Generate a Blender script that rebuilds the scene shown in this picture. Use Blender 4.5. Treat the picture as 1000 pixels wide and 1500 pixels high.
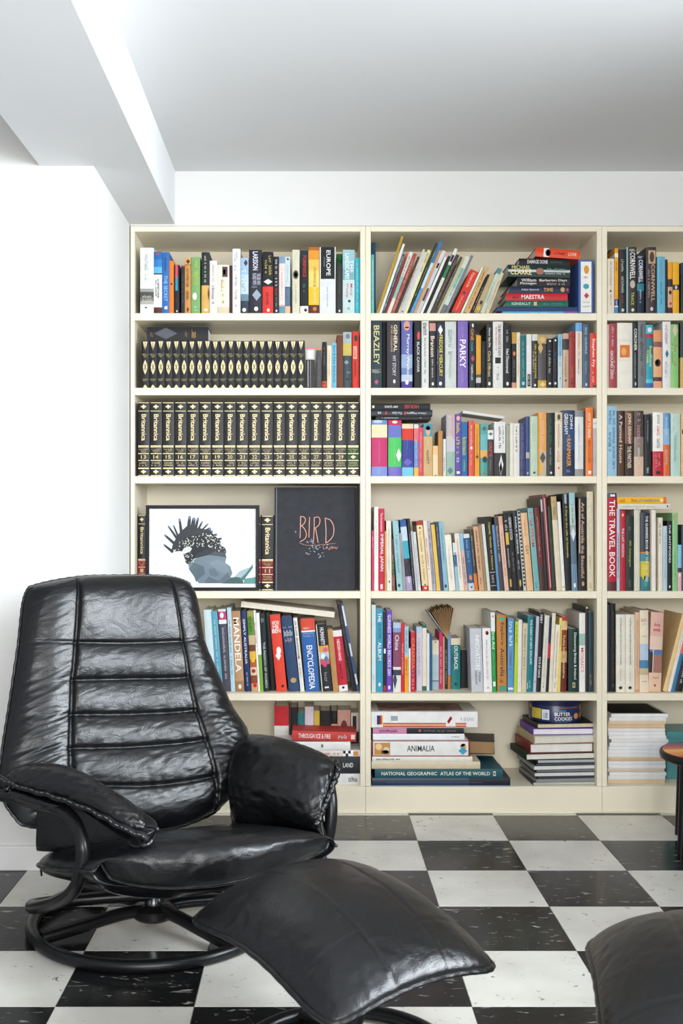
import bpy, math, random
import numpy as np
from mathutils import Vector, Matrix

for o in list(bpy.data.objects):
    bpy.data.objects.remove(o, do_unlink=True)
scene = bpy.context.scene
COL = scene.collection

# ------------------------------------------------------------------ camera
FPX, VX, VY, EYE = 1566.0, 457.0, 763.0, 1.07     # focal length in pixels, vanishing point, eye height (image 1000x1500)
cam_d = bpy.data.cameras.new('camera')
cam = bpy.data.objects.new('camera', cam_d)
COL.objects.link(cam)
cam.location = (0, 0, EYE)
cam.rotation_euler = (math.radians(90), 0, 0)
cam_d.sensor_fit = 'VERTICAL'
cam_d.sensor_height = 36.0
cam_d.lens = FPX / 1500.0 * 36.0
cam_d.shift_x = (500 - VX) / 1500.0
cam_d.shift_y = (VY - 750) / 1500.0
cam_d.clip_start = 0.05
cam_d.dof.use_dof = True
cam_d.dof.focus_distance = 3.3
cam_d.dof.aperture_fstop = 7.1
scene.camera = cam

# ------------------------------------------------------------------ light
w = bpy.data.worlds.new('world'); scene.world = w; w.use_nodes = True
bg = w.node_tree.nodes['Background']
bg.inputs[0].default_value = (0.80, 0.89, 1.0, 1); bg.inputs[1].default_value = 1.0

def area(name, loc, rot, sx, sy, power, col):
    l = bpy.data.lights.new(name, 'AREA'); l.shape = 'RECTANGLE'; l.size = sx; l.size_y = sy
    l.energy = power; l.color = col
    o = bpy.data.objects.new(name, l); COL.objects.link(o); o.location = loc; o.rotation_euler = rot
    return o
# daylight in the window openings of the side wall and of the wall behind the camera
k_ = area('daylight_side_window', (2.088, 1.35, 1.66), (0, math.radians(84), 0), 1.24, 2.06, 57, (0.88, 0.95, 1.0)); k_.data.spread = math.radians(110)
area('daylight_rear_window', (0.2, -1.76, 1.50), (math.radians(90), 0, 0), 2.3, 1.3, 64, (1.0, 0.985, 0.96))
scene.view_settings.view_transform = 'Standard'
scene.view_settings.look = 'None'
scene.view_settings.exposure = 1.4
scene.view_settings.gamma = 1.0
scene.view_settings.use_curve_mapping = False

# ------------------------------------------------------------------ helpers
def P(px, py, d):
    """a point seen at pixel (px, py) at the known distance d from the camera plane"""
    return Vector(((px - VX) * d / FPX, d, EYE + (VY - py) * d / FPX))

def lin(c):
    return c / 12.92 if c <= .04045 else ((c + .055) / 1.055) ** 2.4

def hexcol(h):
    if len(h) == 3:
        h = ''.join(ch * 2 for ch in h)
    return tuple(lin(int(h[i:i + 2], 16) / 255) for i in (0, 2, 4))

def new_mat(name):
    m = bpy.data.materials.new(name); m.use_nodes = True
    nt = m.node_tree
    return m, nt, nt.nodes['Principled BSDF']

def N(nt, t, **kw):
    n = nt.nodes.new(t)
    for k, v in kw.items():
        if k in n.inputs: n.inputs[k].default_value = v
        else: setattr(n, k, v)
    return n

def ramp(nt, src, stops):
    r = nt.nodes.new('ShaderNodeValToRGB')
    e = r.color_ramp.elements
    while len(e) < len(stops): e.new(.5)
    for k, (p, c) in enumerate(stops):
        e[k].position = p; e[k].color = (*c, 1)
    nt.links.new(src, r.inputs[0])
    return r

def paint(name, col, rough=.5, noise=.04, scale=6, bump=.0, bscale=60, spec=.5, metal=0, dirt=None):
    m, nt, b = new_mat(name)
    tc = N(nt, 'ShaderNodeTexCoord')
    n = N(nt, 'ShaderNodeTexNoise', Scale=scale, Detail=4.0)
    nt.links.new(tc.outputs['Object'], n.inputs['Vector'])
    lo = tuple(max(0, c * (1 - noise)) for c in col); hi = tuple(min(1, c * (1 + noise)) for c in col)
    r = ramp(nt, n.outputs['Fac'], [(.3, lo), (.7, hi)])
    out = r.outputs[0]
    if dirt:
        dn = N(nt, 'ShaderNodeTexNoise', Scale=dirt[0], Detail=6.0, Roughness=.7)
        nt.links.new(tc.outputs['Object'], dn.inputs['Vector'])
        dr = ramp(nt, dn.outputs['Fac'], [(dirt[1], (0, 0, 0)), (dirt[1] + .06, (1, 1, 1))])
        mx = nt.nodes.new('ShaderNodeMix'); mx.data_type = 'RGBA'
        nt.links.new(dr.outputs[0], mx.inputs['Factor']); nt.links.new(out, mx.inputs['A'])
        mx.inputs['B'].default_value = (*dirt[2], 1)
        out = mx.outputs['Result']
    nt.links.new(out, b.inputs['Base Color'])
    b.inputs['Roughness'].default_value = rough
    b.inputs['Specular IOR Level'].default_value = spec
    b.inputs['Metallic'].default_value = metal
    if bump:
        bn = N(nt, 'ShaderNodeTexNoise', Scale=bscale, Detail=3.0)
        nt.links.new(tc.outputs['Object'], bn.inputs['Vector'])
        bp = N(nt, 'ShaderNodeBump', Strength=bump, Distance=.002)
        nt.links.new(bn.outputs['Fac'], bp.inputs['Height']); nt.links.new(bp.outputs[0], b.inputs['Normal'])
    return m

_mats = {}
def cm(h):
    """book-cloth or paper cover in one colour"""
    if h not in _mats:
        k = len(_mats)
        col = tuple(max(.004, c * .93) for c in hexcol(h))
        _mats[h] = paint('cover_' + h, col, rough=.36 + .2 * ((k * 37) % 10) / 10, noise=.07, scale=25, spec=.32)
    return _mats[h]

def tag(o, label=None, cat=None, group=None, kind=None):
    if label: o['label'] = label
    if cat: o['category'] = cat
    if group: o['group'] = group
    if kind: o['kind'] = kind
    return o

def link(name, me, parent=None, loc=None):
    o = bpy.data.objects.new(name, me); COL.objects.link(o)
    if parent: o.parent = parent
    if loc is not None: o.location = loc
    return o

def empty(name, loc, rot=(0, 0, 0)):
    o = bpy.data.objects.new(name, None); COL.objects.link(o)
    o.location = loc; o.rotation_euler = rot; o.empty_display_size = .05
    return o

def mesh(name, vs, fs, mats, mi=None, smooth=False):
    me = bpy.data.meshes.new(name)
    me.from_pydata([tuple(v) for v in vs], [], [tuple(f) for f in fs])
    for m in (mats if isinstance(mats, (list, tuple)) else [mats]): me.materials.append(m)
    if mi is not None: me.polygons.foreach_set('material_index', mi)
    if smooth: me.polygons.foreach_set('use_smooth', [True] * len(me.polygons))
    me.update()
    return me

import bmesh
def fix_normals(me):
    bm = bmesh.new(); bm.from_mesh(me); bmesh.ops.recalc_face_normals(bm, faces=bm.faces); bm.to_mesh(me); bm.free()

class MB:
    def __init__(s): s.v = []; s.f = []
    def box(s, x0, x1, y0, y1, z0, z1, bev=0):
        if bev:
            b = bev; k = len(s.v)
            # chamfered box: three rings of points
            for (x, y, z) in [(a, c, e) for a in (x0, x1) for c in (y0, y1) for e in (z0, z1)]:
                sx = 1 if x == x0 else -1; sy = 1 if y == y0 else -1; sz = 1 if z == z0 else -1
                s.v += [(x, y + sy * b, z + sz * b), (x + sx * b, y, z + sz * b), (x + sx * b, y + sy * b, z)]
            idx = lambda a, c, e, w: k + (a * 4 + c * 2 + e) * 3 + w
            F = s.f
            for a in (0, 1):
                q = [idx(a, 0, 0, 0), idx(a, 1, 0, 0), idx(a, 1, 1, 0), idx(a, 0, 1, 0)]; F.append(q if a else q[::-1])
                q = [idx(0, a, 0, 1), idx(1, a, 0, 1), idx(1, a, 1, 1), idx(0, a, 1, 1)]; F.append(q[::-1] if a else q)
                q = [idx(0, 0, a, 2), idx(1, 0, a, 2), idx(1, 1, a, 2), idx(0, 1, a, 2)]; F.append(q if a else q[::-1])
            for a in (0, 1):
                for c in (0, 1):
                    F.append([idx(a, c, 0, 0), idx(a, c, 1, 0), idx(a, c, 1, 1), idx(a, c, 0, 1)])
                    F.append([idx(a, 0, c, 0), idx(a, 1, c, 0), idx(a, 1, c, 2), idx(a, 0, c, 2)])
                    F.append([idx(0, a, c, 1), idx(1, a, c, 1), idx(1, a, c, 2), idx(0, a, c, 2)])
                    for e in (0, 1): F.append([idx(a, c, e, 0), idx(a, c, e, 1), idx(a, c, e, 2)])
            return s
        k = len(s.v)
        s.v += [(x, y, z) for x in (x0, x1) for y in (y0, y1) for z in (z0, z1)]
        s.f += [[k + i for i in q] for q in ((0, 1, 3, 2), (4, 6, 7, 5), (0, 4, 5, 1), (2, 3, 7, 6), (0, 2, 6, 4), (1, 5, 7, 3))]
        return s
    def tube(s, pts, r, n=12, closed=False, cap=True):
        pts = [Vector(p) for p in pts]; k = len(s.v); m = len(pts)
        up = None
        for i, p in enumerate(pts):
            a = pts[i - 1] if (i or closed) else p
            b = pts[(i + 1) % m] if (i < m - 1 or closed) else p
            t = (b - a).normalized()
            if up is None:
                up = Vector((0, 0, 1)) if abs(t.z) < .9 else Vector((1, 0, 0))
            sd = t.cross(up)
            if sd.length < 1e-5: sd = t.cross(Vector((1, .3, 0)))
            sd.normalize(); up = sd.cross(t).normalized()
            rr = r[i] if isinstance(r, (list, tuple)) else r
            for j in range(n):
                an = 2 * math.pi * j / n
                s.v.append(tuple(p + (sd * math.cos(an) + up * math.sin(an)) * rr))
        for i in range(m if closed else m - 1):
            for j in range(n):
                a = k + i * n + j; b = k + i * n + (j + 1) % n
                c = k + ((i + 1) % m) * n + (j + 1) % n; d = k + ((i + 1) % m) * n + j
                s.f.append([a, b, c, d])
        if cap and not closed:
            s.f.append([k + j for j in range(n)][::-1]); s.f.append([k + (m - 1) * n + j for j in range(n)])
        return s
    def lathe(s, prof, c=(0, 0, 0), n=32):
        k = len(s.v)
        for (r, z) in prof:
            for j in range(n):
                an = 2 * math.pi * j / n
                s.v.append((c[0] + r * math.cos(an), c[1] + r * math.sin(an), c[2] + z))
        for i in range(len(prof) - 1):
            for j in range(n):
                s.f.append([k + i * n + j, k + i * n + (j + 1) % n, k + (i + 1) * n + (j + 1) % n, k + (i + 1) * n + j])
        s.f.append([k + j for j in range(n)][::-1]); s.f.append([k + (len(prof) - 1) * n + j for j in range(n)])
        return s
    def poly(s, pts):
        k = len(s.v); s.v += [tuple(p) for p in pts]; s.f.append(list(range(k, k + len(pts)))); return s
    def build(s, name, mat, parent=None, smooth=False, origin=None):
        vs = s.v
        if origin is not None:
            o = Vector(origin); vs = [tuple(Vector(v) - o) for v in vs]
        me = mesh(name, vs, s.f, mat, smooth=smooth)
        fix_normals(me)
        if smooth and hasattr(me, 'set_sharp_from_angle'): me.set_sharp_from_angle(angle=math.radians(40))
        return link(name, me, parent)

def spline(pts, n):
    """smooth curve through points (Catmull-Rom), n samples for each span"""
    p = [np.array(q, float) for q in pts]
    p = [2 * p[0] - p[1]] + p + [2 * p[-1] - p[-2]]
    out = []
    for i in range(1, len(p) - 2):
        for t in np.linspace(0, 1, n, endpoint=False):
            a, b, c, d = p[i - 1:i + 3]
            out.append(.5 * (2 * b + (c - a) * t + (2 * a - 5 * b + 4 * c - d) * t * t + (3 * b - a - 3 * c + d) * t ** 3))
    out.append(p[-2])
    return [Vector(q) for q in out]

# ------------------------------------------------------------------ materials of the room
M_wall = paint('wall_paint', (.735, .73, .71), .75, .012, 2, .05, 90)
M_dark_wall = paint('unseen_wall_darkened_grey', (.17, .17, .175), .6, .1, 4)  # made-up dark grey for the unseen walls, cuts bounced light and deepens contrast
M_ceil = paint('ceiling_paint', (.68, .685, .69), .8, .012, 2, .05, 90)
M_beam = paint('beam_paint', (.72, .725, .73), .7, .012, 2, .05, 90)
M_cream = paint('cream_bookcase_paint', (.83, .76, .595), .42, .03, 3, .04, 40)
M_plinth = paint('worn_cream_paint', (.83, .76, .595), .42, .03, 3, .04, 40, dirt=(9, .74, (.42, .33, .2)))
M_metal = paint('black_tube_paint', (.006, .006, .007), .3, .1, 20, spec=.3)
M_chrome = paint('chrome', (.6, .6, .62), .15, .05, 20, metal=1)
M_frame_white = paint('window_frame_paint', (.8, .8, .79), .4)
M_grout = paint('tile_bed', (.12, .12, .11), .8)
M_paper = paint('page_paper', (.78, .72, .60), .8, .08, 120)
M_paper_white = paint('white_page_paper', (.82, .80, .76), .8, .06, 120)
M_gold = paint('gilt_foil', (.66, .55, .31), .4, .1, 60, metal=.35)

def tile_mat(name, dark):
    m, nt, b = new_mat(name)
    oi = N(nt, 'ShaderNodeObjectInfo'); tc = N(nt, 'ShaderNodeTexCoord')
    off = N(nt, 'ShaderNodeVectorMath', operation='MULTIPLY_ADD')
    cmb = N(nt, 'ShaderNodeCombineXYZ')
    for k in range(3): nt.links.new(oi.outputs['Random'], cmb.inputs[k])
    nt.links.new(cmb.outputs[0], off.inputs[0]); off.inputs[1].default_value = (37, 53, 11)
    nt.links.new(tc.outputs['Object'], off.inputs[2])
    mp = N(nt, 'ShaderNodeMapping'); mp.inputs['Scale'].default_value = (1, 2.8, 1) if dark else (1, 1.3, 1)
    nt.links.new(off.outputs[0], mp.inputs[0])
    n1 = N(nt, 'ShaderNodeTexNoise', Scale=22.0 if dark else 34.0, Detail=5.0, Roughness=.65, Distortion=.5)
    n2 = N(nt, 'ShaderNodeTexNoise', Scale=6.0, Detail=3.0)
    nt.links.new(mp.outputs[0], n1.inputs['Vector']); nt.links.new(off.outputs[0], n2.inputs['Vector'])
    if dark:
        base = ramp(nt, n2.outputs['Fac'], [(.3, (.006, .0062, .007)), (.75, (.016, .016, .016))])
        fl = ramp(nt, n1.outputs['Fac'], [(.61, (0, 0, 0)), (.68, (1, 1, 1))]); fc = (.30, .29, .27, 1)
    else:
        base = ramp(nt, n2.outputs['Fac'], [(.3, (.56, .54, .49)), (.7, (.70, .68, .63))])
        fl = ramp(nt, n1.outputs['Fac'], [(.635, (0, 0, 0)), (.70, (1, 1, 1))]); fc = (.09, .085, .075, 1)
    mx = nt.nodes.new('ShaderNodeMix'); mx.data_type = 'RGBA'
    nt.links.new(fl.outputs[0], mx.inputs['Factor']); nt.links.new(base.outputs[0], mx.inputs['A'])
    mx.inputs['B'].default_value = fc
    nt.links.new(mx.outputs['Result'], b.inputs['Base Color'])
    b.inputs['Roughness'].default_value = .2 if dark else .26
    b.inputs['Specular IOR Level'].default_value = .3 if dark else .5
    bp = N(nt, 'ShaderNodeBump', Strength=.12, Distance=.001)
    nt.links.new(n1.outputs['Fac'], bp.inputs['Height']); nt.links.new(bp.outputs[0], b.inputs['Normal'])
    return m
M_tile_w = tile_mat('white_vinyl_tile', False)
M_tile_b = tile_mat('black_vinyl_tile', True)

def leather(name, rough=.29, wr=.2):
    m, nt, b = new_mat(name)
    tc = N(nt, 'ShaderNodeTexCoord')
    n = N(nt, 'ShaderNodeTexNoise', Scale=5.0, Detail=5.0)
    nt.links.new(tc.outputs['Object'], n.inputs['Vector'])
    r = ramp(nt, n.outputs['Fac'], [(.3, (.002, .0021, .0026)), (.75, (.005, .0053, .0066))])
    nt.links.new(r.outputs[0], b.inputs['Base Color'])
    rr = N(nt, 'ShaderNodeMapRange'); rr.inputs['To Min'].default_value = rough - .06; rr.inputs['To Max'].default_value = rough + .1
    nt.links.new(n.outputs['Fac'], rr.inputs['Value']); nt.links.new(rr.outputs[0], b.inputs['Roughness'])
    b.inputs['Specular IOR Level'].default_value = .45
    mp = N(nt, 'ShaderNodeMapping'); mp.inputs['Scale'].default_value = (1, 1, 2.2); mp.inputs['Rotation'].default_value = (.3, .5, .2)
    nt.links.new(tc.outputs['Object'], mp.inputs[0])
    w1 = N(nt, 'ShaderNodeTexNoise', Scale=15.0, Detail=4.0, Roughness=.55, Distortion=1.2)
    nt.links.new(mp.outputs[0], w1.inputs['Vector'])
    v = N(nt, 'ShaderNodeTexVoronoi', Scale=420.0); nt.links.new(tc.outputs['Object'], v.inputs['Vector'])
    b1 = N(nt, 'ShaderNodeBump', Strength=wr, Distance=.010); nt.links.new(w1.outputs['Fac'], b1.inputs['Height'])
    b2 = N(nt, 'ShaderNodeBump', Strength=.22, Distance=.0012); nt.links.new(v.outputs['Distance'], b2.inputs['Height'])
    nt.links.new(b1.outputs[0], b2.inputs['Normal']); nt.links.new(b2.outputs[0], b.inputs['Normal'])
    return m
M_leather = leather('black_leather')
M_leather_smooth = leather('black_leather_taut', .30, .16)

# ------------------------------------------------------------------ the room
BF = 3.92                        # front plane of the bookcases
S = FPX / BF                     # pixels for each metre there
XL, XR, YB, YW = -1.15, 1.98, -1.62, 4.24
ZC, ZB = 2.354, 2.159
JX, JY = -0.67, 3.28             # corner of the wall pier beside the bookcase

def struct(name, mb, mat, parent=None):
    o = mb.build(name, mat, parent)
    if not parent: o['kind'] = 'structure'
    return o

fl = struct('floor', MB().box(XL, XR, YB, YW, -.06, -.0025), M_grout)
T = .306; X0, Y0 = .352, 3.885
tm = {}
for i in range(-6, 7):
    for j in range(-3, 20):
        xa, xb = X0 + i * T, X0 + (i + 1) * T
        yb, ya = Y0 - j * T, Y0 - (j + 1) * T
        xa, xb, ya, yb = max(xa, XL), min(xb, XR), max(ya, YB), min(yb, YW)
        if yb > BF + .1: yb = BF + .02
        if xb - xa < .01 or yb - ya < .01: continue
        white = (i + j) % 2 == 0
        key = (round(xb - xa, 4), round(yb - ya, 4), white)
        if key not in tm:
            hx, hy = (xb - xa) / 2 - .0006, (yb - ya) / 2 - .0006
            b = MB().box(-hx, hx, -hy, hy, -.003, 0, bev=.0008)
            tm[key] = mesh('floor_tile', b.v, b.f, M_tile_w if white else M_tile_b)
        link('tile', tm[key], fl, ((xa + xb) / 2, (ya + yb) / 2, 0))

struct('ceiling', MB().box(XL - .2, XR + .2, YB - .2, YW + .1, ZC, ZC + .1), M_ceil)
struct('wall_back', MB().box(XL, XR + .1, BF + .315, YW + .05, 0, ZC), M_wall)
struct('wall_bulkhead', MB().box(JX + .002, XR, BF + .006, YW, 2.1535, ZC), M_wall)
struct('wall_pier', MB().box(XL, JX, JY, YW, 0, ZC), M_wall)
struct('ceiling_beam', MB().box(-.835, -.503, YB, BF + .3, ZB, ZC + .01), M_beam)
struct('baseboard_pier', MB().box(XL, JX + .004, JY - .014, JY, 0, .075, bev=.003), M_frame_white)

def wall_with_opening(name, along_x, pos, thick, a0, a1, o0, o1, z0, z1):
    b = MB()
    for (p, q, r, s_) in ((a0, o0, 0, ZC), (o1, a1, 0, ZC), (o0, o1, 0, z0), (o0, o1, z1, ZC)):
        if along_x: b.box(p, q, pos - thick, pos, r, s_)
        else: b.box(pos - thick, pos, p, q, r, s_)
    return struct(name, b, M_dark_wall)
struct('wall_left', MB().box(XL - .12, XL, YB, JY, 0, ZC), M_dark_wall)
wall_with_opening('wall_right', False, XR + .12, .12, YB, YW, .3, 2.4, 1.02, 2.30)
wall_with_opening('wall_rear', True, YB, .12, XL - .12, XR + .12, -.95, 1.35, .85, 2.15)

M_pane, nt, b = new_mat('window_glass')
tr = nt.nodes.new('ShaderNodeBsdfTransparent'); gl = nt.nodes.new('ShaderNodeBsdfGlossy'); gl.inputs['Roughness'].default_value = .03
mx = nt.nodes.new('ShaderNodeMixShader'); mx.inputs[0].default_value = .06
nt.links.new(tr.outputs[0], mx.inputs[1]); nt.links.new(gl.outputs[0], mx.inputs[2])
nt.links.new(mx.outputs[0], nt.nodes['Material Output'].inputs['Surface'])

def window(name, along_x, pos, o0, o1, z0, z1, bars):
    root = empty(name, (0, 0, 0)); root['kind'] = 'structure'
    def bx(p, q, r, s_, t0, t1):
        return MB().box(p, q, pos + t0, pos + t1, r, s_) if along_x else MB().box(pos + t0, pos + t1, p, q, r, s_)
    fw = .045
    for (p, q, r, s_) in ((o0, o1, z0, z0 + fw), (o0, o1, z1 - fw, z1), (o0, o0 + fw, z0 + fw, z1 - fw), (o1 - fw, o1, z0 + fw, z1 - fw)):
        bx(p, q, r, s_, -.09, -.03).build('window_frame', M_frame_white, root)
    xs = [o0 + fw] + [o0 + (o1 - o0) * (k + 1) / (bars + 1) for k in range(bars)] + [o1 - fw]
    for x in xs[1:-1]: bx(x - .012, x + .012, z0 + fw, z1 - fw, -.08, -.04).build('glazing_bar', M_frame_white, root)
    for k in range(bars + 1): bx(xs[k], xs[k + 1], z0 + fw, z1 - fw, -.062, -.058).build('pane', M_pane, root)
    bx(o0, o1, z0 - .02, z0 + .004, -.03, .03).build('window_sill', M_frame_white, root)
window('window_1', False, XR + .12, .3, 2.4, 1.02, 2.30, 2)
window('window_2', True, YB, -.95, 1.35, .85, 2.15, 3)

# ------------------------------------------------------------------ bookcases: three units side by side
SHELF = [1.832, 1.558, 1.234, .812, .437, .0963]        # top faces of the six boards that carry books
TB = .0265
def X(px, d=BF): return (px - VX) * d / FPX
BAYS = [(191, 197, 527.5, 535), (535.3, 543, 874, 881.2), (881.5, 889, 1220, 1227.5)]
BL = ['tall cream bookcase in the corner beside the wall pier and ceiling beam',
      'tall cream bookcase between two others, holding the pile with the cookie tin',
      'tall cream bookcase behind the round painted stool']
for (a, b_, c, d_), lab in zip(BAYS, BL):
    xa, xb, xc, xd = X(a), X(b_), X(c), X(d_)
    root = empty('bookcase', ((xa + xd) / 2, BF, 0)); tag(root, lab, 'bookcase', 'cream bookcases along the back wall')
    org = root.location
    def bp(name, *q, bev=.0012, mat=M_cream): return MB().box(*q, bev=bev).build(name, mat, root, origin=org)
    bp('side_panel', xa, xb, BF, BF + .31, .0963, 2.151)
    bp('side_panel', xc, xd, BF, BF + .31, .0963, 2.151)
    bp('top_board', xb, xc, BF, BF + .30, 2.131, 2.151)
    bp('back_panel', xb - .002, xc + .002, BF + .298, BF + .31, .03, 2.14, bev=0)
    for z in SHELF[:-1]: bp('shelf', xb, xc, BF + .0015, BF + .30, z - TB, z)
    bp('shelf', xb, xc, BF + .002, BF + .30, .0963 - .02, .0963)
    bp('plinth', xa, xd, BF - .002, BF + .016, .006, .0955, mat=M_plinth)
    bp('floor_strip', xa, xd, BF - .010, BF - .002, 0, .008, mat=M_plinth)
# ------------------------------------------------------------------ soft leather pads
def noise2(u, v, seed):
    """smooth gradient noise on arrays u, v, about 0..1"""
    rng = np.random.RandomState(seed); A = rng.rand(64, 64) * 2 * np.pi
    u, v = u * .88 - v * .47, u * .47 + v * .88
    i = np.floor(u).astype(int); j = np.floor(v).astype(int)
    a = u - i; b = v - j
    g = lambda p, q, x, y: np.cos(A[p % 64, q % 64]) * x + np.sin(A[p % 64, q % 64]) * y
    fa = a ** 3 * (a * (a * 6 - 15) + 10); fb = b ** 3 * (b * (b * 6 - 15) + 10)
    n = (g(i, j, a, b) * (1 - fa) + g(i + 1, j, a - 1, b) * fa) * (1 - fb) + (g(i, j + 1, a, b - 1) * (1 - fa) + g(i + 1, j + 1, a - 1, b - 1) * fa) * fb
    return np.clip(.5 + n * .75, 0, 1)

def ridge(u, v, seed):
    n = noise2(u, v, seed) * .65 + noise2(u * 2.1 + 7, v * 2.1, seed + 1) * .35
    return 1 - np.sqrt((2 * n - 1) ** 2 + .004) * 2.4

def cr_matrix(n, t):
    """weights of n control points (uniform Catmull-Rom) at parameters t in 0..1"""
    W = np.zeros((len(t), n)); x = np.clip(t, 0, 1) * (n - 1)
    i = np.minimum(np.floor(x).astype(int), n - 2); s = x - i
    w = [-.5 * s + s ** 2 - .5 * s ** 3, 1 - 2.5 * s ** 2 + 1.5 * s ** 3, .5 * s + 2 * s ** 2 - 1.5 * s ** 3, -.5 * s ** 2 + .5 * s ** 3]
    for k in range(len(t)):
        for m in range(4):
            q = i[k] - 1 + m
            if q < 0: W[k, 0] += 2 * w[m][k]; W[k, 1] -= w[m][k]
            elif q > n - 1: W[k, n - 1] += 2 * w[m][k]; W[k, n - 2] -= w[m][k]
            else: W[k, q] += w[m][k]
    return W

def soft(name, ctrl, T, nu, nv, mat, parent, disp=None, corner=.05, pw=6, flip=False, piping=None, origin=None, stitch=None):
    """a stuffed pad: ctrl is a grid (rows x columns) of points on its visible face, T its thickness behind that face"""
    C = np.array([[tuple(p) for p in r] for r in ctrl])           # rows (v) x cols (u) x 3
    tt = lambda n: .5 * np.linspace(0, 1, n) + .5 * (.5 - .5 * np.cos(np.pi * np.linspace(0, 1, n)))
    s0 = 2 * tt(nu) - 1; t0 = 2 * tt(nv) - 1
    Sg, Tg = np.meshgrid(s0, t0)
    Su = Sg * (1 - corner * np.abs(Tg) ** 8); Tv = Tg * (1 - corner * np.abs(Sg) ** 8)
    def ev(uu, vv):
        Wu = cr_matrix(C.shape[1], uu.ravel()); Wv = cr_matrix(C.shape[0], vv.ravel())
        return np.einsum('kr,kc,rcx->kx', Wv, Wu, C).reshape(uu.shape + (3,))
    U, V = (Su + 1) / 2, (Tv + 1) / 2
    p = ev(U, V); e = 1e-3
    du = ev(np.clip(U + e, 0, 1), V) - ev(np.clip(U - e, 0, 1), V)
    dv = ev(U, np.clip(V + e, 0, 1)) - ev(U, np.clip(V - e, 0, 1))
    n = np.cross(du, dv); n /= np.linalg.norm(n, axis=2, keepdims=True) + 1e-12
    if flip: n = -n
    f = np.sqrt(np.clip(1 - np.abs(Sg) ** pw, 0, 1)) * np.sqrt(np.clip(1 - np.abs(Tg) ** pw, 0, 1))
    dd = disp(U, V) * np.clip(f * 1.3, 0, 1) if disp is not None else 0 * f
    front = p + n * ((T / 2) * (f - 1) + dd)[..., None]
    back = p - n * ((T / 2) * (1 + f))[..., None]
    org = np.array(origin if origin is not None else (0, 0, 0))
    vs = np.concatenate([front.reshape(-1, 3), back.reshape(-1, 3)]) - org
    fs = []; o = nu * nv
    for j in range(nv - 1):
        for i in range(nu - 1):
            a = j * nu + i; q = [a, a + 1, a + nu + 1, a + nu]
            fs.append(q if not flip else q[::-1]); q2 = [o + k for k in q]; fs.append(q2[::-1] if not flip else q2)
    me = mesh(name, vs, fs, mat, smooth=True)
    import bmesh
    bm = bmesh.new(); bm.from_mesh(me); bmesh.ops.remove_doubles(bm, verts=bm.verts, dist=1e-6); bm.to_mesh(me); bm.free()
    ob = link(name, me, parent)
    mid = (p - n * (T / 2)) - org
    loop = [Vector(mid[0, i]) for i in range(nu)] + [Vector(mid[j, nu - 1]) for j in range(1, nv)] + \
           [Vector(mid[nv - 1, i]) for i in range(nu - 2, -1, -1)] + [Vector(mid[j, 0]) for j in range(nv - 2, 0, -1)]
    if piping:
        cen = sum(loop, Vector()) / len(loop)
        wob = [q + (q - cen).normalized() * (.0006 * math.sin(k * .7) + .001) for k, q in enumerate(loop)]
        MB().tube(wob, piping, 8, closed=True).build('piping', mat, ob, smooth=True)
    if stitch:
        nn = [Vector(x) for x in np.concatenate([n[0], n[1:, -1], n[-1, -2::-1], n[-2:0:-1, 0]])]
        b = MB(); a0, a1 = int(stitch[0] * len(loop)), int(stitch[1] * len(loop))
        for k in range(a0, a1):
            q0 = loop[k] + nn[k] * .0075 + (cen_ - loop[k]).normalized() * .003 if False else loop[k] + nn[k] * (piping + .0015)
            q1 = loop[(k + 1) % len(loop)] + nn[(k + 1) % len(loop)] * (piping + .0015)
            b.tube([q0, q0.lerp(q1, .72)], .0011, 5)
        b.build('stitching', M_thread, ob)
    return ob
M_thread = paint('grey_thread', (.14, .14, .15), .6)

# ------------------------------------------------------------------ the recliner
def G(x, c, w): return np.exp(-((x - c) / w) ** 2)

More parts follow.
